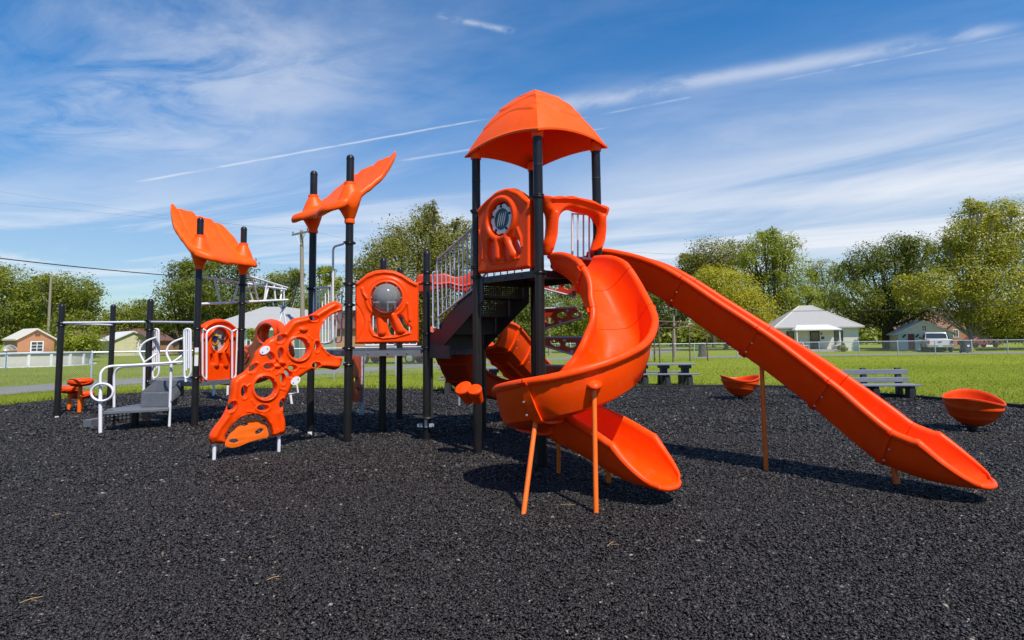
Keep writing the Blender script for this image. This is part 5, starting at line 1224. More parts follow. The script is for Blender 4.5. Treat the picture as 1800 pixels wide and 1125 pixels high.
def pole(label, px, py_top, Y, r=.13, arm=False, lean=0.0):
    top = at(px, py_top, Y); b = V((top.x+lean, Y, 0)); t = thing('utility_pole', label, 'utility pole', b, 0, 'wooden utility poles')
    mb = MB(); mb.tube([b-V((0, 0, .1)), top], [r*1.2, r*.8], 12); obj('pole_shaft', mb, WD, t)
    if arm:
        c = top-V((0, 0, .25)); mb = MB(); dx = V((.80, -.62, 0)).normalized(); a, b_ = c-dx*1.25, c+dx*1.25; mb.beam(a+V((0, -.16, 0)), b_+V((0, -.16, 0)), .10, .13); ao = obj('cross_arm', mb, WD, t)
        for s in (-1, 1): mb = MB(); mb.tube([c+dx*s*.72+V((0, -.2, -.05)), c+V((0, -.18, -.95))], .022, 6); obj('arm_brace', mb, ZN, t)
        for s in (-1.15, .95): mb = MB(); mb.lathe(c+dx*s+V((0, -.16, .065)), [(.02, 0), (.02, .08), (.06, .10), (.06, .14), (.03, .15), (.05, .19), (0, .22)], 10); obj('insulator', mb, BK, ao)
    return top
tp = pole('weathered utility pole with a crossarm between the two winged canopies', 530, 405, 46, .17, True, .3)
pole('thin grey utility pole standing in the trees on the far left', 90, 483, 60, .13)
pole('grey pole tip rising behind the bubble window panel', 665, 448, 62, .13)
pole('grey pole beside the rusty pipe frame', 1184, 555, 46, .10)
pole('leaning utility pole in the trees behind the perforated climber', 965, 545, 55, .14)
WIRE = mat('black_cable', (0.02, 0.02, 0.022), 0.6)
def wire(label, pts, r, sag):
    P = [at(*p) for p in pts]; q = []
    for a, b in zip(P, P[1:]):
        for k in range(16): t = k/16; q.append(a+(b-a)*t-V((0, 0, sag*4*t*(1-t))))
    q.append(P[-1]); mb = MB(); mb.tube(q, r, 5); tag(obj('overhead_wire', mb, WIRE), label, 'wire', 'overhead power wires')
wire('thick black cable dropping from the left edge to the crossarm pole', [(-60, 447, 28), (529, 497, 46)], .030, .25)
wire('upper of two thin wires crossing the sky on the left', [(-20, 334, 44), (511, 407, 46)], .0045, .1)
wire('lower of two thin wires crossing the sky on the left', [(-20, 355, 43.5), (538, 404, 46)], .0045, .1)
wire('thin wire running from the crossarm to behind the bubble panel', [(538, 404, 46), (690, 432, 62)], .005, .15)
wire('grey cable crossing the dark trees to the right edge', [(1120, 540, 46), (1490, 545, 48), (1830, 530, 44)], .022, .2)
wire('faint wire above the cable in front of the right hand trees', [(1180, 497, 52), (1830, 488, 50)], .010, .2)
wire('pale thin wire at the height of the bare tree tops', [(1060, 440, 60), (1830, 478, 50)], .008, .1)

# ================================================================ TREES
def leaf_quads(centres, size, squash=0.8, elong=1.5, nrm=None):
    """bent little leaf sprays: two triangles folded along the middle, random orientation"""
    n = len(centres); c = RNG.normal(0, 1, (n, 3))
    if nrm is not None: c = c*0.55+nrm
    c /= np.linalg.norm(c, axis=1)[:, None]; a = RNG.normal(0, 1, (n, 3)); a -= c*np.sum(a*c, 1)[:, None]; a /= np.linalg.norm(a, axis=1)[:, None]; b = np.cross(c, a)
    s = (size*RNG.lognormal(0, 0.3, n).clip(.5, 1.8))[:, None]
    p0 = centres-a*s*elong*.5; p2 = centres+a*s*elong*.5; p1 = centres+b*s*.5*squash+c*s*.16; p3 = centres-b*s*.5*squash+c*s*.16
    P = np.stack([p0, p1, p2, p3], 1).reshape(-1, 3); F = (np.array([0, 1, 2, 0, 2, 3])[None]+4*np.arange(n)[:, None]).reshape(-1); return P, F
def crown_mesh(name, lobes, nleaf, size, m, parent, clump=0.22, hollow=0.55):
    org = root_loc(parent); C3 = np.array([[*l[0]] for l in lobes]); Rd = np.array([l[1] for l in lobes])
    wts = (Rd[:, 0]*Rd[:, 2]+Rd[:, 0]*Rd[:, 1])**0.9; wts = wts/wts.sum(); nc = max(40, nleaf//16)
    k = RNG.choice(len(lobes), nc, p=wts); d = RNG.normal(0, 1, (nc, 3)); d /= np.linalg.norm(d, axis=1)[:, None]
    rad = hollow+(1.04-hollow)*RNG.uniform(0, 1, nc)**0.6
    cc = C3[k]+d*Rd[k]*rad[:, None]
    m_ = RNG.integers(7, 24, nc); idx = np.repeat(np.arange(nc), m_); cl = np.mean(Rd[k], 1)[idx]*clump
    off = RNG.normal(0, 1, (len(idx), 3))*cl[:, None]; off[:, 2] *= 0.62
    pos = cc[idx]+off; out = (pos-C3[k][idx])/Rd[k][idx]; out /= np.linalg.norm(out, axis=1)[:, None]+1e-6; out[:, 2] += .45; out += RNG.normal(0, .25, (nc, 3))[idx]
    P, F = leaf_quads(pos, size, nrm=out); o = fast_mesh(name, P-np.array(org), F, 3, m); o.parent = parent; return o
def tree(name, label, base, lobes, nleaf, size, m, trunk_r=.25, bark=None, stems=1, hollow=0.55, clump=0.22, limbs=True, cat='tree', group='trees around the field'):
    b = V(base); t = thing(name, label, cat, b, 0, group); mb = MB(); bark = bark or BARK
    cen = sum((l[0] for l in lobes), V((0, 0, 0)))/len(lobes); zb = min(l[0].z-l[1][2]*.4 for l in lobes)
    fork = V((b.x*.6+cen.x*.4, b.y*.5+cen.y*.5, max(.8, min(zb*.8, cen.z*.6))))
    for k in range(stems):
        bo = b+V((.5*k-.25*(stems-1), .1*k, -.1)); fk = fork+V((.7*k-.3*(stems-1), .2*k, 0))
        mid = (bo+fk)/2+V((random.uniform(-.12, .12), 0, 0)); mb.tube(catmull([bo+V((0, 0, 0)), bo+V((0, 0, .25)), mid, fk], 3), [trunk_r*(1.45 if i == 0 else 1.18-.35*i/9) for i in range(10)], 10)
    if limbs:
        for l in lobes:
            c, r = l; f0 = fork+V((0, 0, random.uniform(-.1, .3))); md = (f0+c)/2+V((random.uniform(-.3, .3), random.uniform(-.3, .3), -.1*r[2])); e = c+V((random.uniform(-.3, .3)*r[0], 0, r[2]*.45))
            q = catmull([f0, md, c, e], 4); n = len(q)-1; mb.tube(q, [max(.02, trunk_r*(.20 if bark is PBARK else .40)*(1-i/n)**.8+.015) for i in range(n+1)], 7)
            for _ in range(4):
                u = V((random.gauss(0, 1), random.gauss(0, 1), random.gauss(.2, .7))).normalized(); tip = c+V((u.x*r[0], u.y*r[1], u.z*r[2]))*.95
                mb.tube([md+(c-md)*random.uniform(.4, 1), (c+tip)/2+V((0, 0, .1*r[2])), tip], [trunk_r*.17+.01, trunk_r*.10+.008, .006], 5)
    obj('trunk', mb, bark, t); crown_mesh('crown', lobes, nleaf, size, m, t, clump, hollow); return t
def L_(px, py, r, Y, ry=None, dy=0.0):
    c = at(px, py, Y+dy); k = Y/1000; return (c, (r*k, r*k*random.uniform(.75, 1.0), (ry or r*.82)*k))
def lobes(lst, Y, depth=2.5, extra=2):
    out = []
    for q in lst:
        px, py, r = q[:3]; ry = q[3] if len(q) > 3 else None
        out.append(L_(px, py, r, Y, ry, random.uniform(-1, 1)*depth))
        for _ in range(extra):
            a = random.uniform(0, 6.28); rr = r*random.uniform(.35, .55); out.append(L_(px+math.cos(a)*r*.72, py+math.sin(a)*(ry or r*.82)*.72, rr, Y, None, random.uniform(-1, 1)*depth*1.2))
    return out
LF = {'dark': leaf_mat('leaves_dark', (.048, .078, .007), (.175, .200, .022), .34), 'mid': leaf_mat('leaves_mid', (.070, .106, .008), (.250, .270, .028), .36),
      'light': leaf_mat('leaves_light', (.100, .150, .010), (.32, .35, .032), .38), 'yellow': leaf_mat('leaves_yellow', (.17, .18, .010), (.46, .42, .028), .38),
      'olive': leaf_mat('leaves_olive', (.072, .085, .012), (.255, .245, .042), .34), 'syc': leaf_mat('leaves_sycamore', (.080, .112, .008), (.42, .40, .045), .36, .45)}
def g0(px, Y): p = at(px, 600, Y); return V((p.x, Y, 0))
TR = [
 ('oak_tree', 'dense green tree filling the left edge behind the tan shed', 22, 68, [(20, 500, 42), (55, 535, 38), (-25, 520, 50), (-20, 575, 50), (45, 575, 45), (-40, 480, 40)], 9000, .24, 'mid', .3),
 ('elm_tree', 'green tree with bare pale branches right of the left edge tree', 105, 64, [(105, 505, 32), (140, 512, 34), (152, 545, 26), (118, 550, 44), (85, 545, 36), (80, 505, 26), (128, 585, 40)], 8500, .22, 'mid', .25),
 ('small_tree', 'small rounded tree in the gap left of the dark oak', 222, 90, [(222, 553, 26), (205, 572, 24), (243, 568, 20), (250, 540, 16)], 3500, .26, 'mid', .2),
 ('oak_tree', 'dark oak rising behind the leftmost winged canopy', 318, 72, [(320, 480, 26), (300, 520, 30), (345, 515, 38), (285, 560, 32), (340, 565, 40), (335, 470, 18)], 8000, .24, 'dark', .32),
 ('oak_tree', 'broad dark tree behind the overhead ladder', 400, 78, [(385, 482, 36), (425, 472, 26), (400, 525, 44), (440, 520, 38), (370, 540, 36), (350, 500, 24), (430, 560, 36)], 9000, .25, 'dark', .32),
 ('ash_tree', 'mid green tree just left of the crossarm pole', 505, 80, [(500, 500, 32), (515, 490, 20), (480, 520, 30), (520, 540, 40), (470, 560, 38), (545, 560, 34)], 7500, .25, 'mid', .28),
 ('young_tree', 'bright young tree between the crossarm pole and the tall post', 572, 58, [(572, 480, 16), (560, 505, 20), (588, 500, 18), (575, 530, 24)], 2600, .18, 'light', .12),
 ('maple_tree', 'large olive tree with spiky top behind the bubble window panel', 735, 60, [(735, 430, 60), (690, 465, 52), (785, 455, 52), (745, 385, 26, 30), (655, 505, 40), (720, 520, 76), (800, 520, 56), (815, 405, 22, 26), (765, 405, 26), (700, 420, 30), (640, 470, 26), (755, 372, 12, 20)], 19000, .21, 'olive', .35),
 ('dark_tree', 'dense dark tree seen under the tower deck', 900, 50, [(890, 530, 46), (870, 580, 42), (925, 575, 44), (940, 525, 36), (905, 600, 40), (850, 600, 30)], 10000, .19, 'dark', .25),
 ('thin_tree', 'thin light tree behind the perforated climber blades', 1000, 66, [(1000, 510, 30), (975, 545, 28), (1020, 548, 30), (1000, 575, 26)], 4200, .22, 'mid', .18),
 ('oak_tree', 'dark tree between the two big slides', 1120, 72, [(1100, 530, 40), (1140, 515, 36), (1125, 560, 44), (1170, 550, 36), (1085, 570, 30)], 8000, .24, 'dark', .3),
 ('round_tree', 'olive round topped tree behind the yellow tree', 1255, 90, [(1250, 452, 40, 34), (1290, 445, 26), (1215, 468, 24), (1270, 490, 50), (1205, 455, 12)], 7500, .26, 'olive', .3),
 ('yellow_tree', 'yellow green tree above the middle of the straight slide', 1275, 70, [(1260, 500, 38), (1295, 508, 40), (1225, 520, 26), (1320, 545, 40), (1270, 550, 46), (1335, 585, 34), (1245, 490, 24)], 11000, .21, 'yellow', .28),
 ('walnut_tree', 'tall light green tree with two rounded tops left of the white house', 1365, 78, [(1345, 435, 32), (1382, 432, 28), (1335, 470, 36), (1385, 475, 40), (1365, 520, 52), (1405, 530, 38), (1350, 575, 46), (1410, 580, 36), (1355, 415, 18)], 13500, .23, 'light', .34),
 ('sparse_tree', 'thin sparse tree in the gap behind the white house', 1448, 95, [(1445, 478, 26), (1465, 490, 20), (1435, 505, 24), (1460, 525, 26)], 2600, .25, 'mid', .2),
 ('locust_tree', 'big dark tree with two heavy trunks beside the white house', 1562, 66, [(1525, 455, 34), (1575, 440, 34), (1610, 445, 36), (1495, 480, 28), (1555, 490, 50), (1620, 490, 42), (1500, 525, 36), (1590, 535, 50), (1635, 540, 38), (1535, 550, 36), (1480, 550, 28)], 16500, .21, 'dark', .42),
 ('sycamore_tree', 'large sunlit sycamore overhanging the garage at the right edge', 1697, 57, [(1715, 385, 34), (1760, 372, 26), (1690, 415, 34), (1790, 395, 50), (1735, 430, 52), (1665, 455, 36), (1790, 460, 56), (1700, 485, 50), (1640, 500, 36), (1755, 510, 56), (1610, 520, 34), (1690, 535, 40), (1740, 560, 36), (1815, 520, 60), (1590, 500, 20), (1705, 362, 16), (1790, 565, 34)], 27000, .19, 'syc', .22),
 ('dark_tree', 'shadowy tree filling the right edge below the sycamore', 1815, 62, [(1790, 560, 36), (1830, 540, 50), (1760, 585, 26), (1840, 590, 40)], 5000, .22, 'dark', .3),
]
for nm, lb, px, Y, ls, n, sz, mk, tr in TR:
    tree(nm, lb, g0(px, Y), lobes(ls, Y), int(n*2.9), sz*.68, LF[mk], tr, PBARK if nm in ('sycamore_tree', 'elm_tree') else None, 2 if nm == 'locust_tree' else 1,
         .35 if nm in ('dark_tree', 'oak_tree') else .5, .20 if nm == 'sycamore_tree' else .24)
def bush(label, px, py, r, Y, n, mk, ry=None, lst=None):
    ls = [(px, py, r, ry)] if lst is None else lst
    t = thing('bush', label, 'bush', g0(px, Y), 0, 'bushes'); crown_mesh('foliage', lobes([q if len(q) == 4 and q[3] else q[:3] for q in ls], Y, .6, 3), n, .13, LF[mk], t, .3, .2); return t
bush('leafy green bush between the tan shed and the yellow garage', 145, 600, 28, 50, 4200, 'light', None, [(135, 602, 22), (158, 598, 20), (120, 610, 18), (152, 612, 22), (165, 580, 10)])
bush('small round bush beside the pool wall', 72, 637, 8, 42, 700, 'light'); bush('small dark bush at the end of the pool', 92, 635, 6, 43, 500, 'dark')
bush('green bush at the side of the grey roofed house', 450, 588, 12, 40, 900, 'light', 16); bush('shrub under the house window right of the porch', 1480, 612, 7, 57.5, 500, 'olive', 5)
bush('low yellow flowering plant beside the wheelie bin', 1705, 616, 5, 52, 260, 'yellow', 4)
def far_trees():
    ls = []
    for px in range(-300, 2200, 26): ls.append(L_(px+8, 592, random.uniform(18, 24), 104, random.uniform(14, 18), random.uniform(-4, 4))); ls.append(L_(px, 578+random.uniform(-14, 12), random.uniform(26, 40), 115, random.uniform(20, 34), random.uniform(-8, 8)))
    h = thing('far_treeline', 'distant line of trees closing the horizon', 'treeline', V((0, 120, 0))); o = crown_mesh('foliage', ls, 90000, .50, LF['mid'], h, .25, .12); h['kind'] = 'stuff'
far_trees()

# ================================================================ BUILDINGS AND VEHICLES
SID = mat('white_lap_siding', (.72, .68, .60), .6, .06, 1.2, wave=(2, .20, 'lap')); SIDY = mat('cream_lap_siding', (.60, .57, .38), .6, .08, 1.5, wave=(2, .18, 'lap'))
SIDG = mat('pale_green_siding', (.50, .56, .48), .6, .06, 1.5, wave=(2, .2, 'lap')); TAN = mat('tan_board_siding', (.40, .185, .085), .7, .08, 2.0, wave=(0, .22, 'groove'))
SHG = mat('grey_shingles', (.33, .325, .32), .85, .14, 9.0, .5, 7); SHB = mat('brown_shingles', (.13, .062, .050), .85, .2, 9.0, .5, 7); MET = mat('cream_metal_roof', (.60, .55, .45), .5, .06, 3.0); METW = mat('white_metal_roof', (.66, .66, .66), .45, .08, 3.0)
BRK = mat('red_brown_brick', (.30, .155, .095), .85, .3, 10.0, .4, 20); BRT = mat('tan_brick', (.42, .24, .14), .85, .25, 10.0, .4, 20); TRIM = mat('white_trim', (.70, .70, .68), .5); GLS = mat('window_glass', (.035, .045, .05), .08, spec=.8); DOORD = mat('dark_door', (.030, .038, .040), .4)
CONC = mat('concrete_step', (.36, .33, .29), .85, .12, 6.0); DARKI = mat('carport_shade_tone', (.035, .025, .020), .8)
def front_x(fr, px):
    d = ray(px, 600); t = d.x/d.y; return (t*fr.o.y-fr.o.x)/(fr.x.x-t*fr.x.y)
class Frame:
    """local axes of a building: origin at ground, x along the front, y into the depth"""
    def __init__(s, o, ang=0.0): s.o = V((o[0], o[1], 0)); s.x = V((math.cos(ang), math.sin(ang), 0)); s.y = V((-math.sin(ang), math.cos(ang), 0))
    def p(s, x, y, z): return s.o+s.x*x+s.y*y+V((0, 0, z))
    def box(s, mb, x0, x1, y0, y1, z0, z1): mb.hexa([s.p(x, y, z) for z in (z0, z1) for x, y in ((x0, y0), (x1, y0), (x1, y1), (x0, y1))])
def window(fr, par, x0, x1, z0, z1, y=0.0, bars=(1, 1), name='window', fm=None):
    mb = MB(); w = .07; fm = fm or TRIM
    for a in ((x0-w, x1+w, z1, z1+w), (x0-w, x1+w, z0-w, z0), (x0-w, x0, z0, z1), (x1, x1+w, z0, z1)): fr.box(mb, a[0], a[1], y-.05, y+.02, a[2], a[3])
    for k in range(1, bars[0]+1): xx = x0+(x1-x0)*k/(bars[0]+1); fr.box(mb, xx-.02, xx+.02, y-.045, y+.02, z0, z1)
    for k in range(1, bars[1]+1): zz = z0+(z1-z0)*k/(bars[1]+1); fr.box(mb, x0, x1, y-.042, y+.02, zz-.02, zz+.02)
    o = obj(name, mb, fm, par); mb = MB(); fr.box(mb, x0, x1, y-.025, y+.01, z0, z1); obj('pane', mb, GLS, o); return o
def gable(fr, mb, x0, x1, y0, y1, ze, zr, xr, ov=.3, th=.12):
    """two roof slopes, ridge runs along y at x = xr"""
    for xe, sg in ((x0-ov, -1), (x1+ov, 1)):
        zz = ze-(zr-ze)*ov/max(.1, abs((x0 if sg < 0 else x1)-xr))
        mb.hexa([fr.p(xe, y0-ov, zz), fr.p(xr, y0-ov, zr), fr.p(xr, y1+ov, zr), fr.p(xe, y1+ov, zz), fr.p(xe, y0-ov, zz+th), fr.p(xr, y0-ov, zr+th), fr.p(xr, y1+ov, zr+th), fr.p(xe, y1+ov, zz+th)])
def gable_wall(fr, x0, x1, y0, y1, ze, zr, xr):
    mb = MB(); P = [fr.p(x, y, z) for y in (y0, y1) for x, z in ((x0, 0), (x1, 0), (x1, ze), (xr, zr), (x0, ze))]
    return mb.add(P, [(0, 1, 2, 3, 4), (9, 8, 7, 6, 5), (0, 5, 6, 1), (1, 6, 7, 2), (2, 7, 8, 3), (3, 8, 9, 4), (4, 9, 5, 0)])
def white_house():
    Y = 61.5; fr = Frame(V((at(1368, 600, Y).x, Y, 0)), R(-13)); X = lambda px: front_x(fr, px); Wd = X(1510); t = thing('white_house', 'small white house with a grey hipped roof and a front porch', 'house', fr.o)
    mb = MB(); fr.box(mb, 0, Wd, 0, 8, 0, 2.62); obj('wall', mb, SID, t)
    ov = .45; ze, zr = 2.55, 5.0; rx0, rx1 = Wd*.40, Wd*.58; mb = MB()
    P = [fr.p(-ov, -ov, ze), fr.p(Wd+ov, -ov, ze), fr.p(Wd+ov, 8+ov, ze), fr.p(-ov, 8+ov, ze), fr.p(rx0, 3.9, zr), fr.p(rx1, 3.9, zr), fr.p(-ov, -ov, ze-.12), fr.p(Wd+ov, -ov, ze-.12), fr.p(Wd+ov, 8+ov, ze-.12), fr.p(-ov, 8+ov, ze-.12)]
    mb.add(P, [(0, 1, 5, 4), (1, 2, 5), (2, 3, 4, 5), (3, 0, 4), (6, 7, 1, 0), (7, 8, 2, 1), (8, 9, 3, 2), (9, 6, 0, 3), (9, 8, 7, 6)]); rf = obj('roof', mb, SHG, t, 20)
    mb = MB()
    for a, b in (((-ov, -ov, ze), (rx0, 3.9, zr)), ((Wd+ov, -ov, ze), (rx1, 3.9, zr)), ((rx0, 3.9, zr), (rx1, 3.9, zr))): mb.tube([fr.p(*a), fr.p(*b)], .06, 6)
    obj('ridge_cap', mb, MET, rf)
    px0, px1 = X(1394), X(1465); mb = MB(); D = -1.9
    mb.add([fr.p(px0-.25, D-.2, 2.30), fr.p(px1+.25, D-.2, 2.30), fr.p(px1-.45, -.01, 2.80), fr.p(px0+.45, -.01, 2.80), fr.p(px0-.25, D-.2, 2.20), fr.p(px1+.25, D-.2, 2.20), fr.p(px1+.25, -.01, 2.20), fr.p(px0-.25, -.01, 2.20)], [(0, 1, 2, 3), (4, 5, 1, 0), (7, 6, 5, 4), (1, 5, 6, 2), (0, 3, 7, 4), (3, 2, 6, 7)])
    pr = obj('porch_roof', mb, METW, t)
    for x in (px0-.05, px1+.05): mb = MB(); fr.box(mb, x-.05, x+.05, D-.1, D, .25, 2.2); obj('porch_post', mb, TRIM, pr)
    mb = MB(); fr.box(mb, px0-.2, px1+.2, D-.2, -.01, .0, .22); obj('porch_floor', mb, CONC, t); mb = MB(); fr.box(mb, X(1405), X(1450), D-.9, D-.22, 0, .11); obj('porch_step', mb, CONC, t)
    mb = MB(); fr.box(mb, X(1424), X(1441), -.05, .03, .24, 2.15); d = obj('door', mb, DOORD, t); mb = MB(); fr.box(mb, X(1426), X(1439), -.07, -.052, 1.0, 2.0); obj('door_glass', mb, GLS, d); mb = MB(); fr.box(mb, X(1423)-.05, X(1423), -.06, .02, .23, 2.2); fr.box(mb, X(1441)+.01, X(1442)+.05, -.06, .02, .23, 2.2); obj('door_frame', mb, TRIM, d)
    window(fr, t, X(1384), X(1395), .98, 2.05, bars=(0, 1), fm=DOORD); window(fr, t, X(1468), X(1481), .98, 2.10, bars=(0, 1), fm=DOORD)
    mb = MB(); fr.box(mb, X(1444), X(1449), -.04, .02, 1.28, 1.52); obj('house_sign', mb, DOORD, t); mb = MB(); fr.box(mb, X(1466), X(1483), -.35, -.06, .62, .82); obj('window_box', mb, DOORD, t); mb = MB(); fr.box(mb, X(1443), X(1445), -.16, -.02, 1.75, 1.95); obj('porch_lamp', mb, DOORD, t)
    mb = MB(); fr.box(mb, X(1425), X(1434), -.05, .02, 2.16, 2.28); obj('porch_lintel', mb, TRIM, t)
    # porch furniture
    for px, s, lab in ((1410, 1, 'white metal chair at the left end of the porch'), (1461, -1, 'pale garden chair at the right end of the porch')):
        c = fr.p(X(px), -1.2, .22); mb = MB(); ch = thing('porch_chair', lab, 'chair', c, 0, 'porch chairs'); mb.beam(c+V((-.25*s, 0, .38)), c+V((.25*s, 0, .42)), .5, .05); obj('seat', mb, TRIM, ch); mb = MB(); mb.beam(c+V((-.25*s, 0, .4)), c+V((-.52*s, 0, .95)), .5, .05); obj('backrest', mb, TRIM, ch)
        for dx in (-.22, .22): mb = MB(); mb.tube([c+V((dx, -.2, .38)), c+V((dx*1.2, -.2, 0))], .025, 6); mb.tube([c+V((dx, .2, .38)), c+V((dx*1.2, .2, 0))], .025, 6); obj('leg_frame', mb, TRIM, ch)
white_house()
def garage():
    Y = 60.0; fr = Frame(V((at(1579.5, 600, Y).x, Y, 0)), R(-26)); X = lambda px: front_x(fr, px); xr = X(1625); W_ = X(1676); ze, zr = 1.75, 3.0
    t = thing('garage', 'white sided garage with a red door and a truck parked in front', 'garage', fr.o)
    mb = gable_wall(fr, 0, W_, 0, 7, ze, zr, xr); obj('wall', mb, SID, t)
    mb = MB(); gable(fr, mb, 0, W_, 0, 7, ze, zr, xr, .28, .12); rf = obj('roof', mb, METW, t)
    mb = MB(); fr.box(mb, X(1596), X(1608), -.04, .03, .08, 1.72); d = obj('door', mb, mat('red_door', (.20, .035, .025), .5), t); mb = MB(); fr.box(mb, X(1594.5), X(1596), -.06, .03, 0, 1.78); fr.box(mb, X(1608), X(1609.5), -.06, .03, 0, 1.78); fr.box(mb, X(1594.5), X(1609.5), -.06, .03, 1.78, 1.84); obj('door_frame', mb, TRIM, d)
    window(fr, t, X(1622.5), X(1629.5), 2.05, 2.52, bars=(1, 1))
    mb = MB(); fr.box(mb, X(1622.5), X(1662), -.03, .03, .02, 1.62); b = obj('carport_shade_panel', mb, DARKI, t); mb = MB(); fr.box(mb, X(1622), X(1663), -.08, -.032, 1.62, 1.80); obj('opening_header', mb, TRIM, b)  # dark panel on the closed wall; the shade inside the carport is painted
    mb = MB(); fr.box(mb, X(1626), X(1660), -.10, -.035, 1.35, 1.60); obj('brown_beam', mb, mat('red_brown_beam', (.13, .04, .03), .7), b)
    for px in (1589, 1612): mb = MB(); mb.beam(fr.p(X(px)-.1, -.08, 1.35), fr.p(X(px)+.16, -.1, 1.68), .05, .16); obj('wall_lamp', mb, DOORD, t)
garage()
def simple_house(name, label, fr, W_, D, ze, zr, axis, wall, roof, cat='house', ov=.35):
    t = thing(name, label, cat, fr.o)
    if axis == 'x':                       # ridge along the front
        mb = MB(); P = [fr.p(x, y, z) for x in (0, W_) for y, z in ((0, 0), (D, 0), (D, ze), (D/2, zr), (0, ze))]; mb.add(P, [(0, 1, 2, 3, 4), (9, 8, 7, 6, 5), (0, 5, 6, 1), (1, 6, 7, 2), (2, 7, 8, 3), (3, 8, 9, 4), (4, 9, 5, 0)]); obj('wall', mb, wall, t)
        mb = MB(); k = (zr-ze)/(D/2)*ov; th = .12
        for ya, sg in ((-ov, 1), (D+ov, -1)): mb.hexa([fr.p(x, y, z+q) for q in (0, th) for x, y, z in ((-ov, ya, ze-k), (W_+ov, ya, ze-k), (W_+ov, D/2, zr), (-ov, D/2, zr))])
        obj('roof', mb, roof, t)
    else:
        obj('wall', gable_wall(fr, 0, W_, 0, D, ze, zr, W_/2), wall, t); mb = MB(); gable(fr, mb, 0, W_, 0, D, ze, zr, W_/2, ov, .12); obj('roof', mb, roof, t)
    return t
def left_buildings():
    Y = 45; c = at(31, 600, Y); fr = Frame(V((c.x, Y, 0)), R(55)); W_ = 2.35
    t = simple_house('garden_shed', 'tan board shed with a cream metal roof and white window', fr, W_, 3.3, 2.02, 2.78, 'y', TAN, MET, 'shed', .16)
    window(fr, t, W_*.37, W_*.67, 1.05, 1.78, bars=(1, 2)); mb = MB(); fr.box(mb, W_*.46, W_*.60, -.03, .01, 2.28, 2.46); obj('gable_vent', mb, mat('vent_brown', (.12, .06, .05), .7), t)
    Y = 72; c = at(199, 600, Y); fr = Frame(V((c.x, Y, 0)), R(46)); W_ = 4.3
    t = thing('cream_garage', 'cream sided garage with a white metal roof behind the fence', 'garage', fr.o); xr = W_*.5
    obj('wall', gable_wall(fr, 0, W_, 0, 9, 1.95, 3.05, xr), SIDY, t); mb = MB(); gable(fr, mb, 0, W_, 0, 9, 1.95, 3.05, xr, .25, .14); obj('roof', mb, METW, t)
    mb = MB(); fr.box(mb, W_*.62, W_*.86, -.05, .02, 0, 1.75); obj('door', mb, TRIM, t)
    Y = 84; c = at(98, 600, Y); fr = Frame(V((c.x, Y, 0)), R(2)); simple_house('brick_house', 'low brick house with a brown shingle roof behind the cream garage', fr, at(300, 600, Y).x-c.x, 9, 2.0, 3.75, 'x', BRK, SHB)
    Y = 47; c = at(356, 600, Y); fr = Frame(V((c.x, Y, 0)), R(3)); W_ = at(545, 600, Y).x-c.x; D = 8
    t = thing('grey_roof_house', 'pale green house with a grey shingle roof behind the overhead ladder', 'house', fr.o); mb = MB(); fr.box(mb, .3, W_, 0, D, 0, 2.75); obj('wall', mb, SIDG, t)
    X = lambda px: at(px, 600, Y).x-c.x; mb = MB(); ov = .4
    P = [fr.p(-ov, -ov, 2.72), fr.p(W_, -ov, 2.72), fr.p(W_, D+ov, 2.72), fr.p(-ov, D+ov, 2.72), fr.p(X(428), 4, 4.75), fr.p(X(468), 4, 4.75), fr.p(X(486), 3, 4.25), fr.p(W_, 3, 4.2)]
    mb.add(P, [(0, 1, 7, 6, 5, 4), (3, 0, 4), (3, 4, 5, 6, 7, 2), (1, 2, 7), (0, 3, 2, 1)]); rf = obj('roof', mb, SHG, t, 15); mb = MB(); fr.box(mb, -ov, W_, -ov-.03, -ov+.02, 2.55, 2.715); obj('gutter', mb, TRIM, rf)
    mb = MB(); p = fr.p(X(413), 3, 4.1); mb.tube([p, p+V((0, 0, .5))], .06, 8); obj('vent_pipe', mb, BRK, rf)
    window(fr, t, X(433), X(438), 1.2, 2.35, bars=(0, 1)); window(fr, t, X(405), X(418), 1.2, 2.3, bars=(1, 1))
    Y = 56; c = at(548, 600, Y); fr = Frame(V((c.x, Y, 0)), R(-4)); simple_house('tan_brick_house', 'tan brick house seen through the white deck railing', fr, at(672, 600, Y).x-c.x, 8, 2.9, 4.7, 'x', BRT, SHB)
    Y = 74; c = at(1665, 600, Y); fr = Frame(V((c.x, Y, 0)), R(4)); t = simple_house('brick_bungalow', 'orange brick bungalow half hidden by the sycamore', fr, at(1752, 600, Y).x-c.x, 9, 2.6, 4.9, 'y', BRK, mat('terracotta_shingles', (.36, .19, .13), .85, .2, 8.0))
    W_ = at(1752, 600, Y).x-c.x; window(fr, t, W_*.14, W_*.24, 1.3, 2.2, bars=(1, 0)); window(fr, t, W_*.55, W_*.68, 1.1, 2.3, bars=(1, 0)); mb = MB(); fr.box(mb, W_*.76, W_*.97, -.06, .02, 0, 2.2); obj('garage_door', mb, TRIM, t)
    # above-ground pool
    Y = 40; c = at(5, 600, Y+3); rx = (at(86, 600, Y).x-at(-90, 600, Y).x)/2; cx = (at(86, 600, Y).x+at(-90, 600, Y).x)/2; t = thing('swimming_pool', 'round above ground swimming pool with pale panelled wall', 'pool', (cx, Y+3, 0))
    cc = V((cx, Y+3, 0)); mb = MB(); mb.lathe(cc, [(rx-.04, 0), (rx-.04, .92)], 48); obj('pool_wall', mb, mat('pool_wall', (.52, .49, .42), .6, .08, 3.0), t)
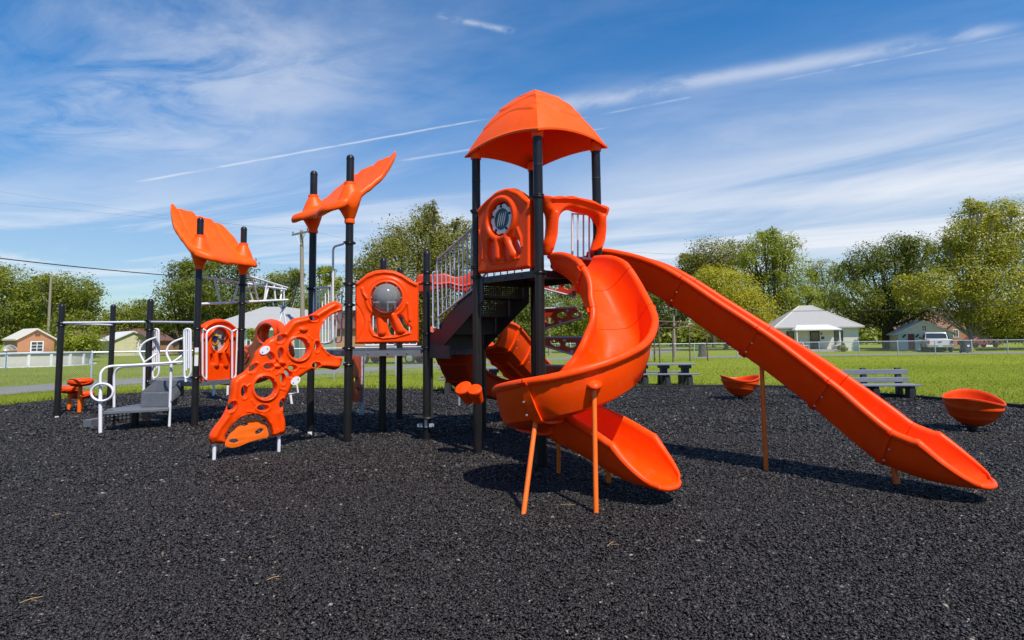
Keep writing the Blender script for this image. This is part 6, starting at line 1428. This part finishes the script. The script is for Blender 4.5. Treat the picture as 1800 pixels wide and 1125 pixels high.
    mb = MB(); mb.lathe(cc, [(rx-.22, .90), (rx+.05, .90), (rx+.05, .98), (rx-.22, .98)], 48); obj('pool_rim', mb, TRIM, t); mb = MB(); mb.lathe(cc, [(rx-.1, .8), (0, .8)], 32); obj('water', mb, mat('pool_water', (.02, .16, .20), .08), t)
    for k in range(18): a = 2*math.pi*k/18+.1; p = cc+V((math.cos(a), math.sin(a), 0))*rx; mb = MB(); mb.box(p, .10, .16, .92, a); obj('pool_upright', mb, TRIM, t)
    mb = MB(); mb.lathe(cc, [(rx+.35, 0), (rx+.35, .07), (rx+.2, .07), (rx+.2, 0)], 48); obj('edging', mb, TRIM, t)
    # mesh dish on the pool edge
    b = at(11.5, 619, 36); mb = MB(); t = thing('mesh_dish', 'pale wire mesh dish on a blue stand by the pool', 'dish', (b.x, 36, 0)); mb.tube([V((b.x, 36, 0)), V((b.x, 36, b.z))], .04, 8); obj('stand', mb, mat('blue_stand', (.12, .25, .38), .5), t)
    mb = MB(); cD = at(9, 617, 36); m_ = 14
    for k in range(m_+1):
        a = R(8+164*k/m_); mb.tube([cD+V((0, 0, 0)), cD+V((math.cos(a)*.25, .1, math.sin(a)*.25)), cD+V((math.cos(a)*.50, .3, math.sin(a)*.38))], .008, 4)
    for q in (.4, .7, 1.0): mb.tube([cD+V((math.cos(R(8+164*k/20))*.5*q, .3*q*q, math.sin(R(8+164*k/20))*.38*q)) for k in range(21)], .007, 4)
    obj('mesh_fan', mb, TRIM, t)
left_buildings()
PAINTW = mat('white_car_paint', (.62, .60, .57), .25, .03, 2.0, coat=.6); PAINTR = mat('red_car_paint', (.22, .012, .018), .25, .04, 2.0, coat=.6); TYRE = mat('tyre_rubber', (.016, .016, .017), .8); CHR = mat('chrome_trim', (.6, .6, .6), .18, metal=.9); LAMP = mat('tail_lamp_red', (.35, .01, .01), .2)
def pickup(label, loc, ang, paint, plate=True):
    """pickup truck, x forward, origin at ground under the middle"""
    t = thing('pickup_truck', label, 'pickup truck', loc, 0, 'parked pickup trucks'); fr = Frame(V(loc), ang)
    def prof(pts, hw, top=1.0): # side profile extruded across, tumblehome at the top
        mb = MB(); n = len(pts); zs = [z for _, z in pts]; P = []
        for sg in (-1, 1): P += [fr.p(x, sg*hw*(1-(0.16*max(0, z-1.05)/.8)), z) for x, z in pts]
        return mb.add(P, [tuple(range(n)), tuple(range(2*n-1, n-1, -1))]+[(i, n+i, n+(i+1) % n, (i+1) % n) for i in range(n)])
    body = prof([(-2.75, .55), (-2.78, 1.02), (-2.72, 1.18), (-.55, 1.18), (.95, 1.16), (2.35, 1.10), (2.70, .98), (2.78, .55), (2.2, .42), (-2.2, .42)], .98); bo = obj('body', body, paint, t, 30, bevel=.05)
    cb = obj('cab', prof([(-.62, 1.185), (-.42, 1.80), (-.15, 1.86), (.60, 1.86), (.95, 1.74), (1.55, 1.185)], .93), paint, t, 30, bevel=.05)
    mb = MB(); hw = .80; mb.add([fr.p(-.605, -hw, 1.27), fr.p(-.605, hw, 1.27), fr.p(-.45, hw*.94, 1.74), fr.p(-.45, -hw*.94, 1.74)], [(0, 1, 2, 3)]); obj('rear_window', mb, GLS, cb)
    mb = MB(); mb.add([fr.p(1.47, -hw, 1.27), fr.p(1.47, hw, 1.27), fr.p(1.02, hw*.94, 1.74), fr.p(1.02, -hw*.94, 1.74)], [(0, 1, 2, 3)]); obj('windscreen', mb, GLS, cb)
    for sg in (-1, 1):
        mb = MB(); y = sg*.915; mb.add([fr.p(-.38, y, 1.25), fr.p(1.28, y, 1.25), fr.p(.88, y*.92, 1.72), fr.p(-.28, y*.92, 1.75)], [(0, 1, 2, 3)]); obj('side_window', mb, GLS, cb)
        mb = MB(); fr.box(mb, -2.80, -2.70, sg*.86-.10, sg*.86+.10, .80, 1.14); obj('tail_light', mb, LAMP, bo)
        mb = MB(); fr.box(mb, 2.62, 2.78, sg*.74-.17, sg*.74+.17, .80, .98); obj('headlight', mb, CHR, bo)
        mb = MB(); fr.box(mb, .95, 1.10, sg*1.08-.11, sg*1.08+.11, 1.22, 1.42); obj('wing_mirror', mb, DOORD, cb)
        for x in (-1.75, 1.75):
            c = fr.p(x, sg*.86, .38); w = obj('wheel', MB().lathe(c-fr.y*.13, [(.24, 0), (.36, .01), (.38, .06), (.38, .20), (.36, .25), (.24, .26)], 20, fr.y), TYRE, t); mb = MB(); mb.lathe(c+fr.y*sg*.105-fr.y*.01, [(.23, 0), (.23, .02), (.1, .025), (0, .025)], 16, fr.y*sg); obj('rim', mb, CHR, w)
    mb = MB(); fr.box(mb, -2.92, -2.78, -.95, .95, .48, .66); obj('rear_bumper', mb, CHR, t); mb = MB(); fr.box(mb, 2.78, 2.92, -.95, .95, .46, .70); obj('front_bumper', mb, CHR, t)
    mb = MB(); fr.box(mb, 2.765, 2.80, -.55, .55, .74, 1.0); obj('grille', mb, DOORD, bo)
    mb = MB(); fr.box(mb, -2.935, -2.925, -.16, .16, .50, .64); obj('number_plate', mb, TRIM, t); mb = MB(); fr.box(mb, -2.80, -2.785, -.14, .14, .93, .99); obj('tailgate_handle', mb, DOORD, bo)
    return t
p = at(1645, 610, 53); pickup('white pickup truck parked nose in at the garage', (p.x+1.2, 54.6, 0), R(60), PAINTW)
p = at(717, 620, 40); pickup('red pickup truck parked across the road behind the deck posts', (p.x-1.2, 40.5, 0), R(-14), PAINTR)
def red_car():
    p = at(1722, 605, 70); fr = Frame(V((p.x, 70, 0)), R(5)); t = thing('red_car', 'old red car parked on the grass under the sycamore', 'car', fr.o); mb = MB(); n = 9
    pts = [(-2.2, .35), (-2.2, .85), (-1.5, .95), (-.9, 1.35), (.5, 1.38), (1.1, .98), (2.1, .88), (2.2, .4), (1.9, .3)]; P = [fr.p(x, s*.82, z) for s in (-1, 1) for x, z in pts]
    mb.add(P, [tuple(range(n)), tuple(range(2*n-1, n-1, -1))]+[(i, n+i, n+(i+1) % n, (i+1) % n) for i in range(n)]); obj('body', mb, mat('faded_red_paint', (.20, .045, .035), .5, .15, 3), t, 30, bevel=.06)
    for x in (-1.3, 1.3):
        for s in (-.8, .8): mb = MB(); mb.lathe(fr.p(x, s-.1, .32), [(.2, 0), (.32, .02), (.32, .18), (.2, .2)], 14, fr.y); obj('wheel', mb, TYRE, t)
    for s in (-.83, .83): mb = MB(); mb.add([fr.p(-.95, s, .98), fr.p(.85, s, .98), fr.p(.45, s, 1.30), fr.p(-.7, s, 1.30)], [(0, 1, 2, 3)]); obj('side_window', mb, GLS, t)
red_car()
def wheelie_bin():
    p = at(1698, 620, 50); t = thing('wheelie_bin', 'dark grey wheelie bin standing by the street beside the truck', 'bin', (p.x, 50, 0)); b = V((p.x, 50, 0)); M_ = mat('bin_plastic', (.045, .050, .056), .55); mb = MB()
    mb.hexa([b+V((x, y, z)) for z, w in ((.06, .24), (1.0, .33)) for x, y in ((-w, -w), (w, -w), (w, w), (-w, w))]); obj('body', mb, M_, t, bevel=.03); mb = MB(); mb.hexa([b+V((x, y, z+(.06 if y > 0 else 0))) for z, w in ((1.005, .38), (1.07, .34)) for x, y in ((-w, -w), (w, -w), (w, w), (-w, w))]); obj('lid', mb, M_, t, bevel=.02)
    for s in (-.3, .3): mb = MB(); mb.lathe(b+V((s-.04, .22, .11)), [(.11, 0), (.11, .08)], 12, V((1, 0, 0))); obj('wheel', mb, TYRE, t)
    mb = MB(); mb.hexa([b+V((x, -.31+.0, z)) + V((0, yy, 0)) for z in (.55, .70) for x, yy in ((-.1, -.012), (.1, -.012), (.1, 0), (-.1, 0))]); obj('bin_label', mb, STW, t)
wheelie_bin()
def planter():
    p = at(1257, 606, 44); t = thing('tree_stump', 'grey stump standing by the fence below the straight slide', 'stump', (p.x, 47, 0)); mb = MB(); mb.lathe(V((p.x, 47, 0)), [(.40, 0), (.30, .4), (.29, .9), (.33, 1.15), (.1, 1.2), (0, 1.2)], 12); obj('stump', mb, BARK, t)
planter()
